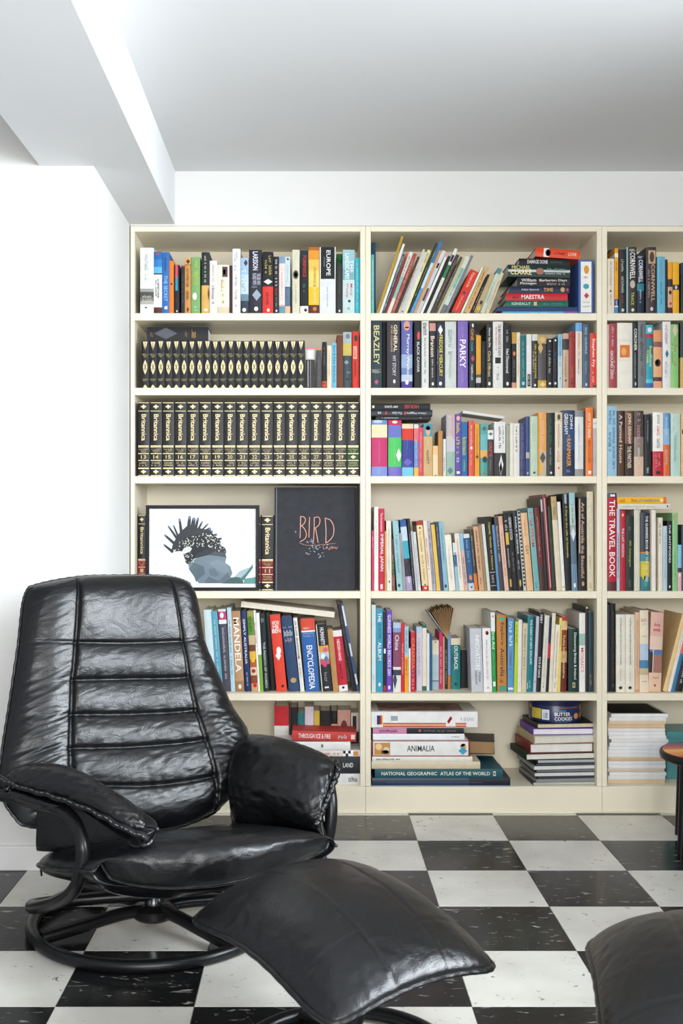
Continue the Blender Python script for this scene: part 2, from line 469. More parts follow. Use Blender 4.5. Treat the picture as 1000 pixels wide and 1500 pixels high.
def make_recliner():
    c = Vector((-.42, 2.84, 0))
    root = empty('recliner_chair', c)
    # backrest ------------------------------------------------------------
    rows = [
        (3.035, [(40, 852), (118, 843), (180, 840), (250, 840), (292, 846)]),
        (3.020, [(37, 885), (115, 880), (183, 878), (257, 876), (299, 880)]),
        (2.990, [(33, 940), (112, 941), (190, 942), (268, 939), (308, 934)]),
        (2.962, [(24, 1000), (107, 996), (190, 994), (277, 991), (325, 975)]),
        (2.932, [(16, 1050), (105, 1047), (195, 1046), (288, 1040), (346, 1025)]),
        (2.902, [(8, 1100), (104, 1096), (205, 1093), (302, 1083), (368, 1062)]),
        (2.872, [(4, 1150), (108, 1150), (225, 1150), (316, 1136), (376, 1110)]),
        (2.845, [(35, 1205), (125, 1208), (240, 1214), (322, 1190), (360, 1165)]),
    ]
    ctrl = []
    for k, (dm, pts) in enumerate(rows):
        h = .13 + .03 * k / 7
        ctrl.append([P(x, y, dm + o) for (x, y), o in zip(pts, (-h * 1.08, -h * .58, 0, h * .58, h * 1.12))])
    vk = [2 / 7, 3 / 7, 4 / 7, 5 / 7, 6 / 7]
    def disp(u, v):
        sx = np.minimum(np.abs(u - .25), np.abs(u - .75))
        inner = 1 / (1 + np.exp(-(.25 - np.abs(u - .5)) / .006))
        d = -.012 * np.exp(-(sx / .008) ** 2)
        d += -.007 * G(v, vk[0], .005) * (.4 + .6 * inner)
        hs = sum(G(v, q, .006) for q in vk[1:])
        d += -.009 * hs * inner
        # stuffing between the seams
        edges = [0] + vk + [1]
        for a, b in zip(edges[:-1], edges[1:]):
            t = np.clip((v - a) / (b - a), 0, 1) * 2 - 1
            inside = ((v >= a) & (v < b))
            d += np.where(inside, (1 - t ** 2) * (.010 if a > 0 else .014), 0) * (inner * .75 + .25)
        d += .010 * (1 - np.clip((u - .125) / .125, -1, 1) ** 2) * (u < .25) + .010 * (1 - np.clip((u - .875) / .125, -1, 1) ** 2) * (u > .75)
        # folds in the hide, stronger low down and at the sides
        side = np.clip(np.abs(u - .5) * 2, 0, 1)
        low = np.clip((v - .25) / .5, 0, 1)
        s1 = ridge(u * 5 + v * 3, v * 22 - u * 7 * np.sign(u - .5), 3)
        s2 = ridge(u * 9 - v * 2, v * 34 + u * 9, 8)
        d += (.0036 * s1 * (.16 + .84 * np.clip((side - .4) / .2, 0, 1)) + .0010 * s2) * (.2 + .8 * low)
        s3 = ridge(u * 24, v * 5, 12)
        d += .0016 * s3 * sum(G(v, q, .035) for q in vk[1:]) * inner
        d += .0007 * ridge(u * 9 + v * 4, v * 8, 17) * (v < vk[0])
        return d
    soft('backrest', ctrl, .085, 190, 230, M_leather, root, disp, .045, 7, flip=True, piping=.0045, origin=c, stitch=(0, .33))
    # seat ------------------------------------------------------------------
    rows = [
        [(50, 1240, 2.74), (140, 1228, 2.82), (250, 1216, 2.90), (355, 1192, 3.02)],
        [(58, 1243, 2.64), (160, 1230, 2.72), (270, 1217, 2.80), (395, 1196, 2.92)],
        [(80, 1246, 2.54), (190, 1233, 2.62), (300, 1220, 2.70), (435, 1203, 2.83)],
        [(112, 1247, 2.46), (225, 1236, 2.52), (345, 1224, 2.60), (470, 1209, 2.74)],
        [(140, 1254, 2.40), (255, 1248, 2.43), (375, 1234, 2.50), (495, 1215, 2.66)],
        [(152, 1296, 2.385), (265, 1296, 2.40), (380, 1276, 2.46), (503, 1238, 2.64)],
    ]
    ctrl = [[P(*q) for q in r] for r in rows]
    def disp(u, v):
        d = .012 * np.sin(np.pi * u) * np.sin(np.pi * np.clip(v, 0, 1))
        d += .0022 * ridge(u * 6 + v * 2, v * 7 - u * 4, 21) + .0006 * ridge(u * 18, v * 10, 27)
        return d
    soft('seat_cushion', ctrl, .085, 130, 120, M_leather, root, disp, .05, 5, flip=True, piping=.0045, origin=c)
    rows = [[(60, 1262, 2.70), (160, 1252, 2.78), (270, 1238, 2.86), (390, 1222, 2.96)], [(100, 1268, 2.56), (200, 1262, 2.63), (310, 1250, 2.70), (445, 1228, 2.82)],
            [(150, 1282, 2.45), (250, 1286, 2.48), (355, 1270, 2.55), (480, 1236, 2.72)], [(172, 1306, 2.46), (255, 1308, 2.48), (350, 1292, 2.54), (470, 1256, 2.70)]]
    soft('seat_underside', [[P(*q) for q in r] for r in rows], .05, 40, 30, M_leather_smooth, root, None, .05, 5, flip=True, origin=c)
    # left arm ----------------------------------------------------------------
    rows = [
        [(4, 1122, 2.76), (0, 1130, 2.70), (-4, 1140, 2.66), (-2, 1150, 2.66)],
        [(50, 1112, 2.68), (44, 1128, 2.60), (38, 1144, 2.575), (36, 1158, 2.58)],
        [(102, 1115, 2.60), (94, 1134, 2.535), (86, 1154, 2.51), (82, 1170, 2.52)],
        [(158, 1146, 2.53), (150, 1160, 2.48), (140, 1176, 2.46), (134, 1190, 2.47)],
        [(204, 1180, 2.48), (197, 1194, 2.44), (188, 1206, 2.425), (182, 1216, 2.43)],
        [(227, 1212, 2.45), (223, 1218, 2.42), (217, 1226, 2.41), (213, 1232, 2.415)],
    ]
    def disp(u, v):
        return .004 * ridge(u * 3 + v * 8, v * 14 + u * 6, 31) * (.4 + u) + .002 * ridge(u * 6, v * 30, 36) + .012 * np.sin(np.pi * u)
    soft('armrest', [[P(*q) for q in r] for r in rows], .085, 60, 120, M_leather, root, disp, .10, 4, flip=False, piping=.005, origin=c, stitch=(.12, .52))
    rows = [[(8, 1148, 2.63), (45, 1158, 2.58), (88, 1172, 2.535)], [(6, 1164, 2.61), (46, 1174, 2.555), (90, 1184, 2.52)],
            [(20, 1180, 2.63), (52, 1186, 2.58), (88, 1196, 2.54)]]
    soft('arm_sleeve', [[P(*q) for q in r] for r in rows], .05, 40, 24, M_leather, root,
         lambda u, v: .003 * ridge(u * 12, v * 4, 41), .06, 4, flip=True, piping=.003, origin=c)
    rows = [[(50, 1165, 2.66), (130, 1180, 2.60), (205, 1222, 2.56)], [(48, 1205, 2.66), (125, 1212, 2.60), (200, 1236, 2.56)],
            [(46, 1250, 2.66), (120, 1250, 2.60), (190, 1250, 2.56)]]
    soft('arm_lining', [[P(*q) for q in r] for r in rows], .03, 30, 20, M_leather_smooth, root, None, .03, 6, flip=True, origin=c)
    # right arm ------------------------------------------------------------------
    rows = [
        [(330, 1092, 3.05), (326, 1125, 2.97), (324, 1160, 2.91), (328, 1205, 2.85)],
        [(360, 1064, 3.06), (352, 1104, 2.95), (350, 1155, 2.88), (356, 1208, 2.82)],
        [(404, 1070, 3.03), (399, 1098, 2.91), (395, 1152, 2.83), (396, 1210, 2.79)],
        [(446, 1086, 2.99), (446, 1108, 2.87), (440, 1158, 2.79), (430, 1213, 2.75)],
        [(478, 1104, 2.94), (481, 1120, 2.84), (471, 1166, 2.77), (455, 1216, 2.72)],
        [(494, 1116, 2.92), (494, 1128, 2.83), (480, 1172, 2.77), (463, 1216, 2.71)],
    ]
    def disp(u, v):
        fr = np.clip((v - .45) / .5, 0, 1)
        return .006 * ridge(u * 7 + v * 2, v * 4 + u * 2, 51) * fr + .002 * ridge(u * 9, v * 10, 55) + .018 * np.sin(np.pi * u) * np.sin(np.pi * np.clip(v * .9 + .1, 0, 1))
    soft('armrest', [[P(*q) for q in r] for r in rows], .095, 90, 110, M_leather_smooth, root, disp, .06, 4.5, flip=False, piping=.005, origin=c, stitch=(.34, .62))
    for path, wv in (([(484, 1113, 2.93), (494, 1121, 2.87), (491, 1140, 2.83), (480, 1168, 2.785), (469, 1194, 2.75), (462, 1210, 2.72)], .0022),
                     ([(0, 1140, 2.655), (36, 1154, 2.575), (82, 1167, 2.51), (134, 1187, 2.455), (182, 1213, 2.415), (219, 1229, 2.40)], .0016)):
        pts = spline([P(*q) for q in path], 12)
        pts = [q + Vector((wv * math.sin(k * 1.25), 0, wv * math.cos(k * .9))) for k, q in enumerate(pts)]
        hm = MB().tube(pts, .0085, 10).build('armrest_hem', M_leather, root, smooth=True, origin=c)
        for k in range(1, len(pts) - 2, 2):
            q0 = pts[k] + Vector((-.002, -.0086, .003)); q1 = pts[k + 1] + Vector((-.002, -.0086, .003))
            MB().tube([q0, q1], .0011, 5).build('stitch', M_thread, hm, origin=c)
    # frame of bent tube -----------------------------------------------------------
    O = Vector(c)
    lp = spline([P(-70, 1150, 3.0), P(0, 1164, 2.72), P(45, 1174, 2.63), P(88, 1186, 2.545), P(110, 1206, 2.49), P(121, 1238, 2.455), P(119, 1275, 2.455),
                 P(107, 1305, 2.48), P(82, 1322, 2.54), P(52, 1329, 2.64), P(48, 1326, 2.72), P(75, 1322, 2.78), P(140, 1316, 2.80), P(228, 1310, 2.83)], 8)
    MB().tube(lp, .0165, 14).build('arm_frame', M_metal, root, smooth=True, origin=O)
    rp = spline([P(380, 1115, 3.10), P(440, 1122, 2.98), P(474, 1136, 2.87), P(484, 1165, 2.82), P(484, 1205, 2.80), P(474, 1240, 2.80),
                 P(440, 1262, 2.82), P(370, 1285, 2.84), P(300, 1298, 2.85), P(228, 1310, 2.84)], 8)
    MB().tube(rp, .0165, 14).build('arm_frame', M_metal, root, smooth=True, origin=O)
    # swivel base ------------------------------------------------------------------
    ring = [c + Vector((.315 * math.cos(a), .315 * math.sin(a), .0175)) for a in np.linspace(0, 2 * math.pi, 72, endpoint=False)]
    MB().tube(ring, .0165, 14, closed=True).build('base_ring', M_metal, root, smooth=True, origin=O)
    for an in (210, 318, 30, 138):
        a = math.radians(an); d = Vector((math.cos(a), math.sin(a), 0))
        pts = spline([c + d * .02 + Vector((0, 0, .040)), c + d * .09 + Vector((0, 0, .042)), c + d * .2 + Vector((0, 0, .030)), c + d * .30 + Vector((0, 0, .020))], 6)
        MB().tube(pts, [.017] * len(pts), 12).build('base_spoke', M_metal, root, smooth=True, origin=O)
    MB().lathe([(.05, .018), (.058, .026), (.058, .046), (.04, .056)], c, 28).build('hub_plate', M_metal, root, smooth=True, origin=O)
    MB().lathe([(.0265, .056), (.0265, .105), (.020, .106), (.020, .165)], c, 28).build('swivel_column', M_chrome, root, smooth=True, origin=O)
    b = MB()
    u_ = Vector((.53, -.848, 0)); r_ = Vector((.848, .53, 0))
    for (da, db) in ((-.09, .0), (.09, .0)):
        q = c + r_ * da
        b.tube([q - u_ * .16 + Vector((0, 0, .175)), q + u_ * .22 + Vector((0, 0, .185))], .014, 8)
    b.tube([c - r_ * .2 + Vector((0, 0, .172)), c + r_ * .2 + Vector((0, 0, .172))], .014, 8)
    b.build('tilt_mechanism', M_metal, root, smooth=True, origin=O)
    z = spline([P(64, 1256, 2.70), P(60, 1268, 2.69), P(61, 1283, 2.69)], 4)
    MB().tube(z, .0028, 6).build('zip_pull', M_metal, root, smooth=True, origin=O)
    return root

chair = make_recliner()
tag(chair, 'black leather recliner on a swivel ring base in front of the corner bookcase', 'armchair')

# ------------------------------------------------------------------ ottoman
def make_ottoman():
    Lc, Bc, Rc, Fc = (Vector(q) for q in ((-.282, 2.243, .262), (.069, 2.515, .282), (.374, 1.992, .262), (.024, 1.738, .262)))
    c = Vector((.067, 2.09, 0))
    root = empty('ottoman', c)
    ctrl = []
    n = 6
    for j in range(n):                                   # v: chair end -> far end ; u: nearer side -> farther side
        v = j / (n - 1); row = []
        for i in range(n):
            u = i / (n - 1)
            q = (Lc * (1 - v) + Fc * v) * (1 - u) + (Bc * (1 - v) + Rc * v) * u
            q.z += .062 * math.sin(math.pi * u) ** .8 * (.55 + .45 * math.sin(math.pi * v)) + .035 * math.sin(math.pi * v) - .0
            row.append(q)
        ctrl.append(row)
    def disp(u, v):
        d = -.0035 * (G(u, .36, .006) + G(u, .66, .006))
        d += -.002 * G(v, .82, .006) * (u > .66) - .002 * G(v, .80, .006) * (u < .36)
        e = np.maximum(np.abs(u - .5), np.abs(v - .5)) * 2
        d += .003 * ridge(u * 14, v * 14, 61) * np.clip((e - .75) / .25, 0, 1) + .0012 * ridge(u * 6, v * 8, 66)
        return d
    soft('cushion', ctrl, .075, 120, 120, M_leather_smooth, root, disp, .07, 4, flip=True, piping=.006, origin=c)
    O = c
    ring = [c + Vector((.21 * math.cos(a), .21 * math.sin(a), .0165)) for a in np.linspace(0, 2 * math.pi, 64, endpoint=False)]
    MB().tube(ring, .0155, 14, closed=True).build('base_ring', M_metal, root, smooth=True, origin=O)
    for an in (25, 115, 205, 295):
        a = math.radians(an); d = Vector((math.cos(a), math.sin(a), 0))
        MB().tube(spline([c + Vector((0, 0, .07)) + d * .01, c + d * .1 + Vector((0, 0, .045)), c + d * .20 + Vector((0, 0, .018))], 5), .014, 10).build('base_spoke', M_metal, root, smooth=True, origin=O)
    MB().lathe([(.045, .05), (.05, .06), (.03, .085), (.022, .09), (.022, .235)], c, 24).build('post', M_metal, root, smooth=True, origin=O)
    MB().box(c.x - .11, c.x + .11, c.y - .03, c.y + .03, .225, .245, bev=.004).build('bracket', M_metal, root, origin=O)
    MB().tube([P(500, 1560, 2.0), P(528, 1478, 2.02)], .013, 8).build('tilt_bar', M_metal, root, smooth=True, origin=O)
    return root
ott = make_ottoman()
tag(ott, 'black leather footstool with domed cushion standing before the recliner', 'footstool', 'black leather footstools')

def copy_tree(o, parent=None):
    k = o.copy(); COL.objects.link(k); k.parent = parent
    for ch in list(o.children): copy_tree(ch, k)
    return k
ott2 = copy_tree(ott)
ott2['label'] = 'second black leather footstool standing apart, away from the recliner'
ott2.rotation_euler = (0, 0, math.radians(-42))
ott2.location = (.69, 1.80, 0)

# ------------------------------------------------------------------ painted round stool by the end bookcase
def make_stool():
    c = Vector((1.325, 3.50, 0)); root = empty('round_stool', c)
    z = .315
    top = MB().lathe([(.165, z - .030), (.178, z - .024), (.181, z - .012), (.178, z - .003), (.174, z - .0005)], c, 64).build('seat_disc', M_metal, root, smooth=True, origin=c)
    m, nt, b = new_mat('sunset_painting')
    tc = N(nt, 'ShaderNodeTexCoord'); mp = N(nt, 'ShaderNodeMapping'); mp.inputs['Scale'].default_value = (5, 14, 1)
    nt.links.new(tc.outputs['Object'], mp.inputs[0])
    n = N(nt, 'ShaderNodeTexNoise', Scale=1.0, Detail=3.0); nt.links.new(mp.outputs[0], n.inputs['Vector'])
    sp = N(nt, 'ShaderNodeSeparateXYZ'); nt.links.new(tc.outputs['Object'], sp.inputs[0])
    ma = N(nt, 'ShaderNodeMath', operation='MULTIPLY_ADD'); ma.inputs[1].default_value = 2.75; ma.inputs[2].default_value = .5
    nt.links.new(sp.outputs['Y'], ma.inputs[0])
    ad = N(nt, 'ShaderNodeMath', operation='MULTIPLY_ADD'); ad.inputs[1].default_value = .34
    nt.links.new(n.outputs['Fac'], ad.inputs[0]); nt.links.new(ma.outputs[0], ad.inputs[2])
    sb = N(nt, 'ShaderNodeMath', operation='SUBTRACT'); sb.inputs[1].default_value = .17; nt.links.new(ad.outputs[0], sb.inputs[0])
    r = ramp(nt, sb.outputs[0], [(.05, hexcol('1a1016')), (.3, hexcol('c8452e')), (.42, hexcol('f3a04a')), (.52, hexcol('f7d04a')), (.62, hexcol('e8775a')), (.72, hexcol('c8485a')), (.82, hexcol('77647c')), (.95, hexcol('4a4658'))])
    nt.links.new(r.outputs[0], b.inputs['Base Color']); b.inputs['Roughness'].default_value = .25
    MB().lathe([(.170, z - .002), (.170, z), (.12, z + .0003)], c, 64).build('painted_top', m, root, smooth=False, origin=c)
    for an in (208, 298, 28, 118):
        a = math.radians(an); d = Vector((math.cos(a), math.sin(a), 0))
        MB().tube([c + d * .145 + Vector((0, 0, z - .025)), c + d * .165], [.017, .011], 12).build('leg', M_metal, root, smooth=True, origin=c)
    return root
tag(make_stool(), 'low round black stool with a painted sunset top', 'stool')
# ------------------------------------------------------------------ books
_txt = {}
def text_geo(s, bold=.012):
    """outlines of a word as triangles, scaled into the unit square"""
    if s not in _txt:
        cu = bpy.data.curves.new('lettering', 'FONT'); cu.body = s; cu.resolution_u = 2; cu.offset = bold
        ob = bpy.data.objects.new('lettering', cu)
        me = bpy.data.meshes.new_from_object(ob)
        v = np.array([tuple(q.co) for q in me.vertices]) if len(me.vertices) else np.zeros((1, 3))
        f = [tuple(p.vertices) for p in me.polygons]
        lo, hi = v.min(0), v.max(0)
        _txt[s] = ((v[:, :2] - lo[:2]) / np.maximum(hi[:2] - lo[:2], 1e-6), f)
        bpy.data.meshes.remove(me); bpy.data.objects.remove(ob); bpy.data.curves.remove(cu)
    return _txt[s]

_rs = random.Random(5)
def scribble(n):
    """strokes of print too small to read, in the unit square"""
    v, f = [], []
    def q(x0, x1, y0, y1):
        k = len(v); v.extend([(x0, y0), (x1, y0), (x1, y1), (x0, y1)]); f.append((k, k + 1, k + 2, k + 3))
    for i in range(n):
        if _rs.random() < .13: continue
        a, b = (i + .1) / n, (i + .85) / n; w_ = (b - a) * .3
        tall = _rs.choice((1, .72, .72))
        q(a, a + w_, 0, tall)
        if _rs.random() < .7: q(b - w_, b, 0, .72)
        for y in _rs.sample((0, .3, .58), _rs.choice((1, 2))): q(a, b, y, y + .16)
    if len(f) < 4: return scribble(n + 1)
    return np.array(v), f

def bands_of(s):
    out = []
    for part in s.split():
        h, _, fr = part.partition(':')
        out.append((h, float(fr) if fr else 1.0))
    t = sum(f for _, f in out)
    return [(h, f / t) for h, f in out]

def cover_mesh(w_, H, dep, bands, hard, bulge, fore):
    tc = min(.0024 if hard else .0009, w_ * .2)
    na = 7
    arc = [(-w_ / 2 + w_ * k / (na - 1), -bulge * (1 - (2 * k / (na - 1) - 1) ** 2)) for k in range(na)]
    outer = [(-w_ / 2, dep), (-w_ / 2, bulge * .6 + .0005)] + arc + [(w_ / 2, bulge * .6 + .0005), (w_ / 2, dep)]
    def clampx(x): return max(-w_ / 2 + tc, min(w_ / 2 - tc, x))
    inner = [(-w_ / 2 + tc, dep), (-w_ / 2 + tc, tc)] + [(clampx(x), y + tc) for x, y in arc] + [(w_ / 2 - tc, tc), (w_ / 2 - tc, dep)]
    if fore:
        outer = [(x, dep - y) for x, y in outer]; inner = [(x, dep - y) for x, y in inner]
    zs = [H]; mats, idx = [], []
    for h, fr in bands:
        zs.append(zs[-1] - fr * H)
        if h not in mats: mats.append(h)
        idx.append(mats.index(h))
    zs[-1] = 0
    n = len(outer); ring = outer + inner[::-1]; m = len(ring)
    vs = [(x, y, z) for z in zs for x, y in ring]
    fs, mi = [], []
    for b in range(len(zs) - 1):
        for k in range(m):
            a, c = b * m + k, b * m + (k + 1) % m
            fs.append((a, c, c + m, a + m)); mi.append(idx[b])
    top, bot = 0, (len(zs) - 1) * m
    for base, q in ((top, idx[0]), (bot, idx[-1])):
        for k in range(n - 1):
            fs.append((base + k, base + k + 1, base + m - 2 - k, base + m - 1 - k)); mi.append(q)
    me = mesh('book_cover', vs, fs, [cm(h) for h in mats], mi); fix_normals(me)
    return me

def deco(root, spec, w_, H, bulge, front=0.0):
    """lettering and printed patches on the spine; v runs from the top of the spine down, u across it"""
    y = front - bulge - .0005
    for item in spec.split(';'):
        if not item: continue
        p = item.split(',')
        if p[0] in ('#R', '#O', '#D'):
            h, u0, u1, v0, v1 = p[1], *map(float, p[2:6])
            x0, x1 = (u0 - .5) * w_, (u1 - .5) * w_; za, zb = H * (1 - v0), H * (1 - v1)
            if p[0] == '#R': pts = [(x0, y + .0002, zb), (x1, y + .0002, zb), (x1, y + .0002, za), (x0, y + .0002, za)]
            elif p[0] == '#D': pts = [((x0 + x1) / 2, y, zb), (x1, y, (za + zb) / 2), ((x0 + x1) / 2, y, za), (x0, y, (za + zb) / 2)]
            else: pts = [((x0 + x1) / 2 + (x1 - x0) / 2 * math.cos(a), y + .0001, (za + zb) / 2 + (za - zb) / 2 * math.sin(a)) for a in np.linspace(0, 2 * math.pi, 16, endpoint=False)]
            MB().poly(pts).build('printed_patch', cm(h), root)
            continue
        h, v0, v1 = p[1], float(p[2]), float(p[3])
        s_ = float(p[4]) if len(p) > 4 else .5
        uc = float(p[5]) if len(p) > 5 else .5
        horiz = p[0].startswith('=')
        word = p[0].lstrip('=')
        if word == '~':
            L = max((v1 - v0) * H, 1e-4); g = max(s_ * w_, .001)
            tv, tf = scribble(max(3, int((w_ * s_ if horiz else L) / ((L if horiz else g) * .75))))
        else:
            tv, tf = text_geo(word)
        if horiz:
            vs = [((uc - .5) * w_ + (a - .5) * s_ * w_, y, H * (1 - v1) + b * H * (v1 - v0)) for a, b in tv]
        else:
            vs = [((uc - .5) * w_ + (b - .5) * s_ * w_, y, H * (1 - v0) - a * H * (v1 - v0)) for a, b in tv]
        link('printing' if word == '~' else 'title', mesh('lettering', vs, tf, cm(h)), root)

USED = {}
BAYN = {'A': 'corner', 'B': 'middle', 'C': 'end'}
SHN = ['top', 'second', 'third', 'fourth', 'fifth', 'bottom']
def where(sh): return '%s bay, %s shelf' % (BAYN[sh[0]], SHN[int(sh[1]) - 1])

def finish(root, sh, desc, name_cat='book'):
    lab = desc + ', ' + where(sh) if sh else desc
    if len(lab.split()) > 16 or len(lab.split()) < 4: print('LABEL LENGTH', lab)
    if lab in USED: print('LABEL TWICE', lab)
    USED[lab] = 1
    tag(root, lab, name_cat, 'books in the %s bay, %s shelf' % (BAYN[sh[0]], SHN[int(sh[1]) - 1]) if sh else None)

def book_parts(root, w_, H, dep, bands, spec, hard, bulge, fore, paper):
    link('cover', cover_mesh(w_, H, dep, bands, hard, bulge, fore), root)
    ov = .003 if hard else .0006
    tc = min(.0024 if hard else .0009, w_ * .2)
    b = MB()
    if fore: b.box(-w_ / 2 + tc, w_ / 2 - tc, ov, dep - tc, ov, H - ov)
    else: b.box(-w_ / 2 + tc, w_ / 2 - tc, tc, dep - ov, ov, H - ov)
    b.build('pages', paper, root)
    if spec: deco(root, spec, w_, H, bulge)

def bk(sh, xl, xr, yt, bands, desc, spec='', lean=0, back=.012, dep=None, hard=None, name='book', z0=None, rz=0, cat='book'):
    """an upright book: xl, xr its edges at the shelf, yt its top, in pixels of the photograph; lean shifts its top sideways"""
    d = BF + back
    zs = SHELF[int(sh[1]) - 1] if z0 is None else z0
    x0, x1 = X(xl, d), X(xr, d)
    zt = EYE + (VY - yt) * d / FPX
    ph = math.atan2(lean * d / FPX, zt - zs)
    wh = (x1 - x0 - .0004)
    w_ = max(wh * math.cos(ph), .003)
    H = (zt - zs) / math.cos(ph) - abs(w_ * math.sin(ph)) * .7
    if hard is None: hard = w_ > .026
    bulge = min(.0022, w_ * .07)
    if dep is None: dep = max(.11, min(.27 - back, H * .68))
    root = empty(name, ((x0 + x1) / 2, d, zs + w_ / 2 * abs(math.sin(ph))), (0, ph, math.radians(rz)))
    book_parts(root, w_, H, dep, bands_of(bands), spec, hard, bulge, False, M_paper if (int(xl * 7) % 3) else M_paper_white)
    finish(root, sh, desc, cat)
    return root

def lie(sh, x0, x1, yt, yb, bands, desc, spec='', tilt=0, back=.02, dep=.18, hard=True, fore=False, flip=False, name='book', zb=None, rz=0, paper=None, cat='book', spine_left=False):
    """a book lying flat; bands run from its left end to its right end; tilt in degrees lowers the right end"""
    d = BF + back
    xa, xb = X(x0, d), X(x1, d)
    za = EYE + (VY - yb) * d / FPX if zb is None else zb
    zt = EYE + (VY - yt) * d / FPX
    w_ = max(zt - za - .0004, .0022); H = xb - xa
    bulge = 0 if fore else min(.002, w_ * .07)
    t = math.radians(tilt)
    if flip: root = empty(name, (xa, d, za + w_ / 2), (0, math.radians(90) + t, math.radians(rz)))
    else: root = empty(name, (xb, d, za + w_ / 2 - H * math.sin(t) * .5), (0, math.radians(-90) + t, math.radians(rz)))
    if flip: root.location.z += H * math.sin(t) * .5
    root.location.z += H * abs(math.sin(t)) * .42
    book_parts(root, w_, H, dep, bands_of(bands), spec, hard, bulge, fore, paper or M_paper_white)
    if spine_left: MB().box(-w_ / 2, w_ / 2, 0, dep, H, H + .0018).build('spine', cm(bands.split()[0].split(':')[0]), root)
    finish(root, sh, desc, cat)
    return root
# ---- corner bay, top shelf
s = 'A1'
bk(s, 205.3, 225.1, 363, 'e3e5e5:.62 9a9a98:.05 4b4b49:.08 77746c:.06 a9a79f:.05 e3e5e5:.14', 'thick white hardback with a dark misty band low on its spine', '~,c2c8ca,.1,.5,.3;=~,d8d4c4,.72,.76,.7;=~,d8d4c4,.78,.82,.7;#R,222,.35,.5,.9,.92')
bk(s, 225.1, 237.2, 369, '2166a8:.12 2b7cc0:.12 5fb0dd:.1 222:.02 ecebe6:.52 5a1f20:.1', 'paperback with blue head and white body, dark red foot', '~,2c4a5a,.44,.75,.3,.6;~,2c4a5a,.44,.72,.2,.3;#R,c8402c,.3,.6,.02,.05')
bk(s, 237.2, 248, 369.5, '2c68ae', 'royal blue paperback with pale blue lettering', 'THE SECRET,8fc0e6,.38,.8,.5;~,16406f,.1,.32,.3;#R,dfe6ea,.35,.75,.88,.93')
bk(s, 248, 254.4, 382, 'f07a1e', 'slim plain orange paperback', '#O,3a2a3a,.25,.75,.42,.46')
bk(s, 254.8, 262.6, 388, '17191c', 'black paperback with red and teal blocks on the spine', '#R,d8485c,.25,.72,0,.26;#R,2b8fb4,.25,.72,.26,.53;#O,ddd,.4,.7,.93,.97')
bk(s, 265, 270.5, 389, '262528', 'thin black paperback with reddish head', '#R,b03040,0,1,0,.03;~,666,.2,.8,.4')
bk(s, 270.6, 279.5, 377, 'd9a263:.12 a8733c:.03 c98d4b:.85', 'caramel brown paperback with dark ornament lines', '~,5a3414,.2,.75,.45;#D,4a2c14,.2,.9,.03,.12;#D,4a2c14,.3,.7,.88,.98')
bk(s, 280, 293, 376.7, '78a765', 'leaf green hardback with white flower spot', '~,d8d25a,.08,.54,.35,.6;~,c8c85a,.15,.5,.2,.3;#O,e8ece0,.15,.65,.63,.76;~,dde,.86,.95,.3', hard=True)
bk(s, 295, 306.6, 369.5, '232b28:.54 d6a95c:.46', 'black hardback with golden lower half', '~,c9cfbe,.06,.5,.28;#R,f0ead8,.35,.75,.92,.96;#D,5a2a10,.8,1,.56,.8')
bk(s, 307, 318, 382, 'e6dfdc', 'pinkish white paperback with grey lettering', '~,77707a,.42,.82,.4;~,c7a8a8,.08,.4,.25')
bk(s, 318, 335.8, 388, 'ebe3d2:.86 d9c9ae:.14', 'cream hardback with small dark portrait near the top', '#R,50383c,.42,.86,.04,.25;#R,b08878,.5,.7,.1,.2;~,d6cc9a,.3,.8,.35', hard=True)
bk(s, 336, 340, 389, '3c2226', 'very thin dark maroon paperback between two white books')
bk(s, 340.5, 352, 364.6, 'eaebe9', 'tall white hardback with pale grey lettering', '~,c3c8cc,.05,.35,.5;~,c8b8b8,.4,.9,.4', hard=True)
bk(s, 352.4, 364, 378, '9cc0dc:.3 b9d3e4:.35 6c8a9c:.12 2a3a44:.23', 'pale blue paperback fading to a dark landscape foot', '~,e8eef2,.2,.6,.6;#O,e6ecee,.2,.7,.9,.97;#D,5a2a3a,.4,.9,.03,.15')
bk(s, 364.5, 383.4, 366, '23232e', 'thick blue-black hardback with bold white author lettering', 'LARSSON,eef,.03,.32,.4;THE GIRL WHO,ccd,.37,.55,.3,.75;PLAYED WITH,ccd,.37,.55,.28,.42;~,99a,.57,.6,.6;#D,9ab,.25,.95,.62,.8;#O,eee,.4,.72,.89,.96')
bk(s, 384.3, 400, 369, '17171a:.56 d6322c:.44', 'black hardback with red lower half and gold lettering', '~,c9b96a,.06,.38,.28,.72;~,c9b96a,.1,.35,.25,.35;#D,ddd,.1,.95,.44,.53;~,5a1414,.62,.86,.3;#O,f2e6e0,.42,.68,.92,.97', hard=True)
bk(s, 400.5, 408.6, 376, '1c1e20', 'thin black paperback with white and red lettering', '~,d4d4d4,.05,.52,.4;~,c8402c,.56,.68,.4;~,999,.72,.88,.3;#O,eee,.35,.7,.93,.97')
bk(s, 408.6, 417.2, 376, '7e9db4:.12 ecd9d4:.73 e89a84:.02 5f93b0:.13', 'pale pink paperback with blue head and foot', '~,c8b0b0,.2,.75,.25')
bk(s, 417.2, 425, 376, 'c9dade:.53 33495a:.02 54708a:.32 e6b896:.13', 'pale grey paperback with slate blue lower part and peach foot', '#D,334,.3,.8,.02,.07;~,b8c8ce,.15,.45,.3')
bk(s, 428, 438.6, 366, 'd9d4bd', 'tall ivory paperback with a small sketched figure', '#O,4a443c,.1,.85,.32,.46;#O,d9d4bd,.25,.7,.35,.43;~,a8a48e,.55,.85,.2')
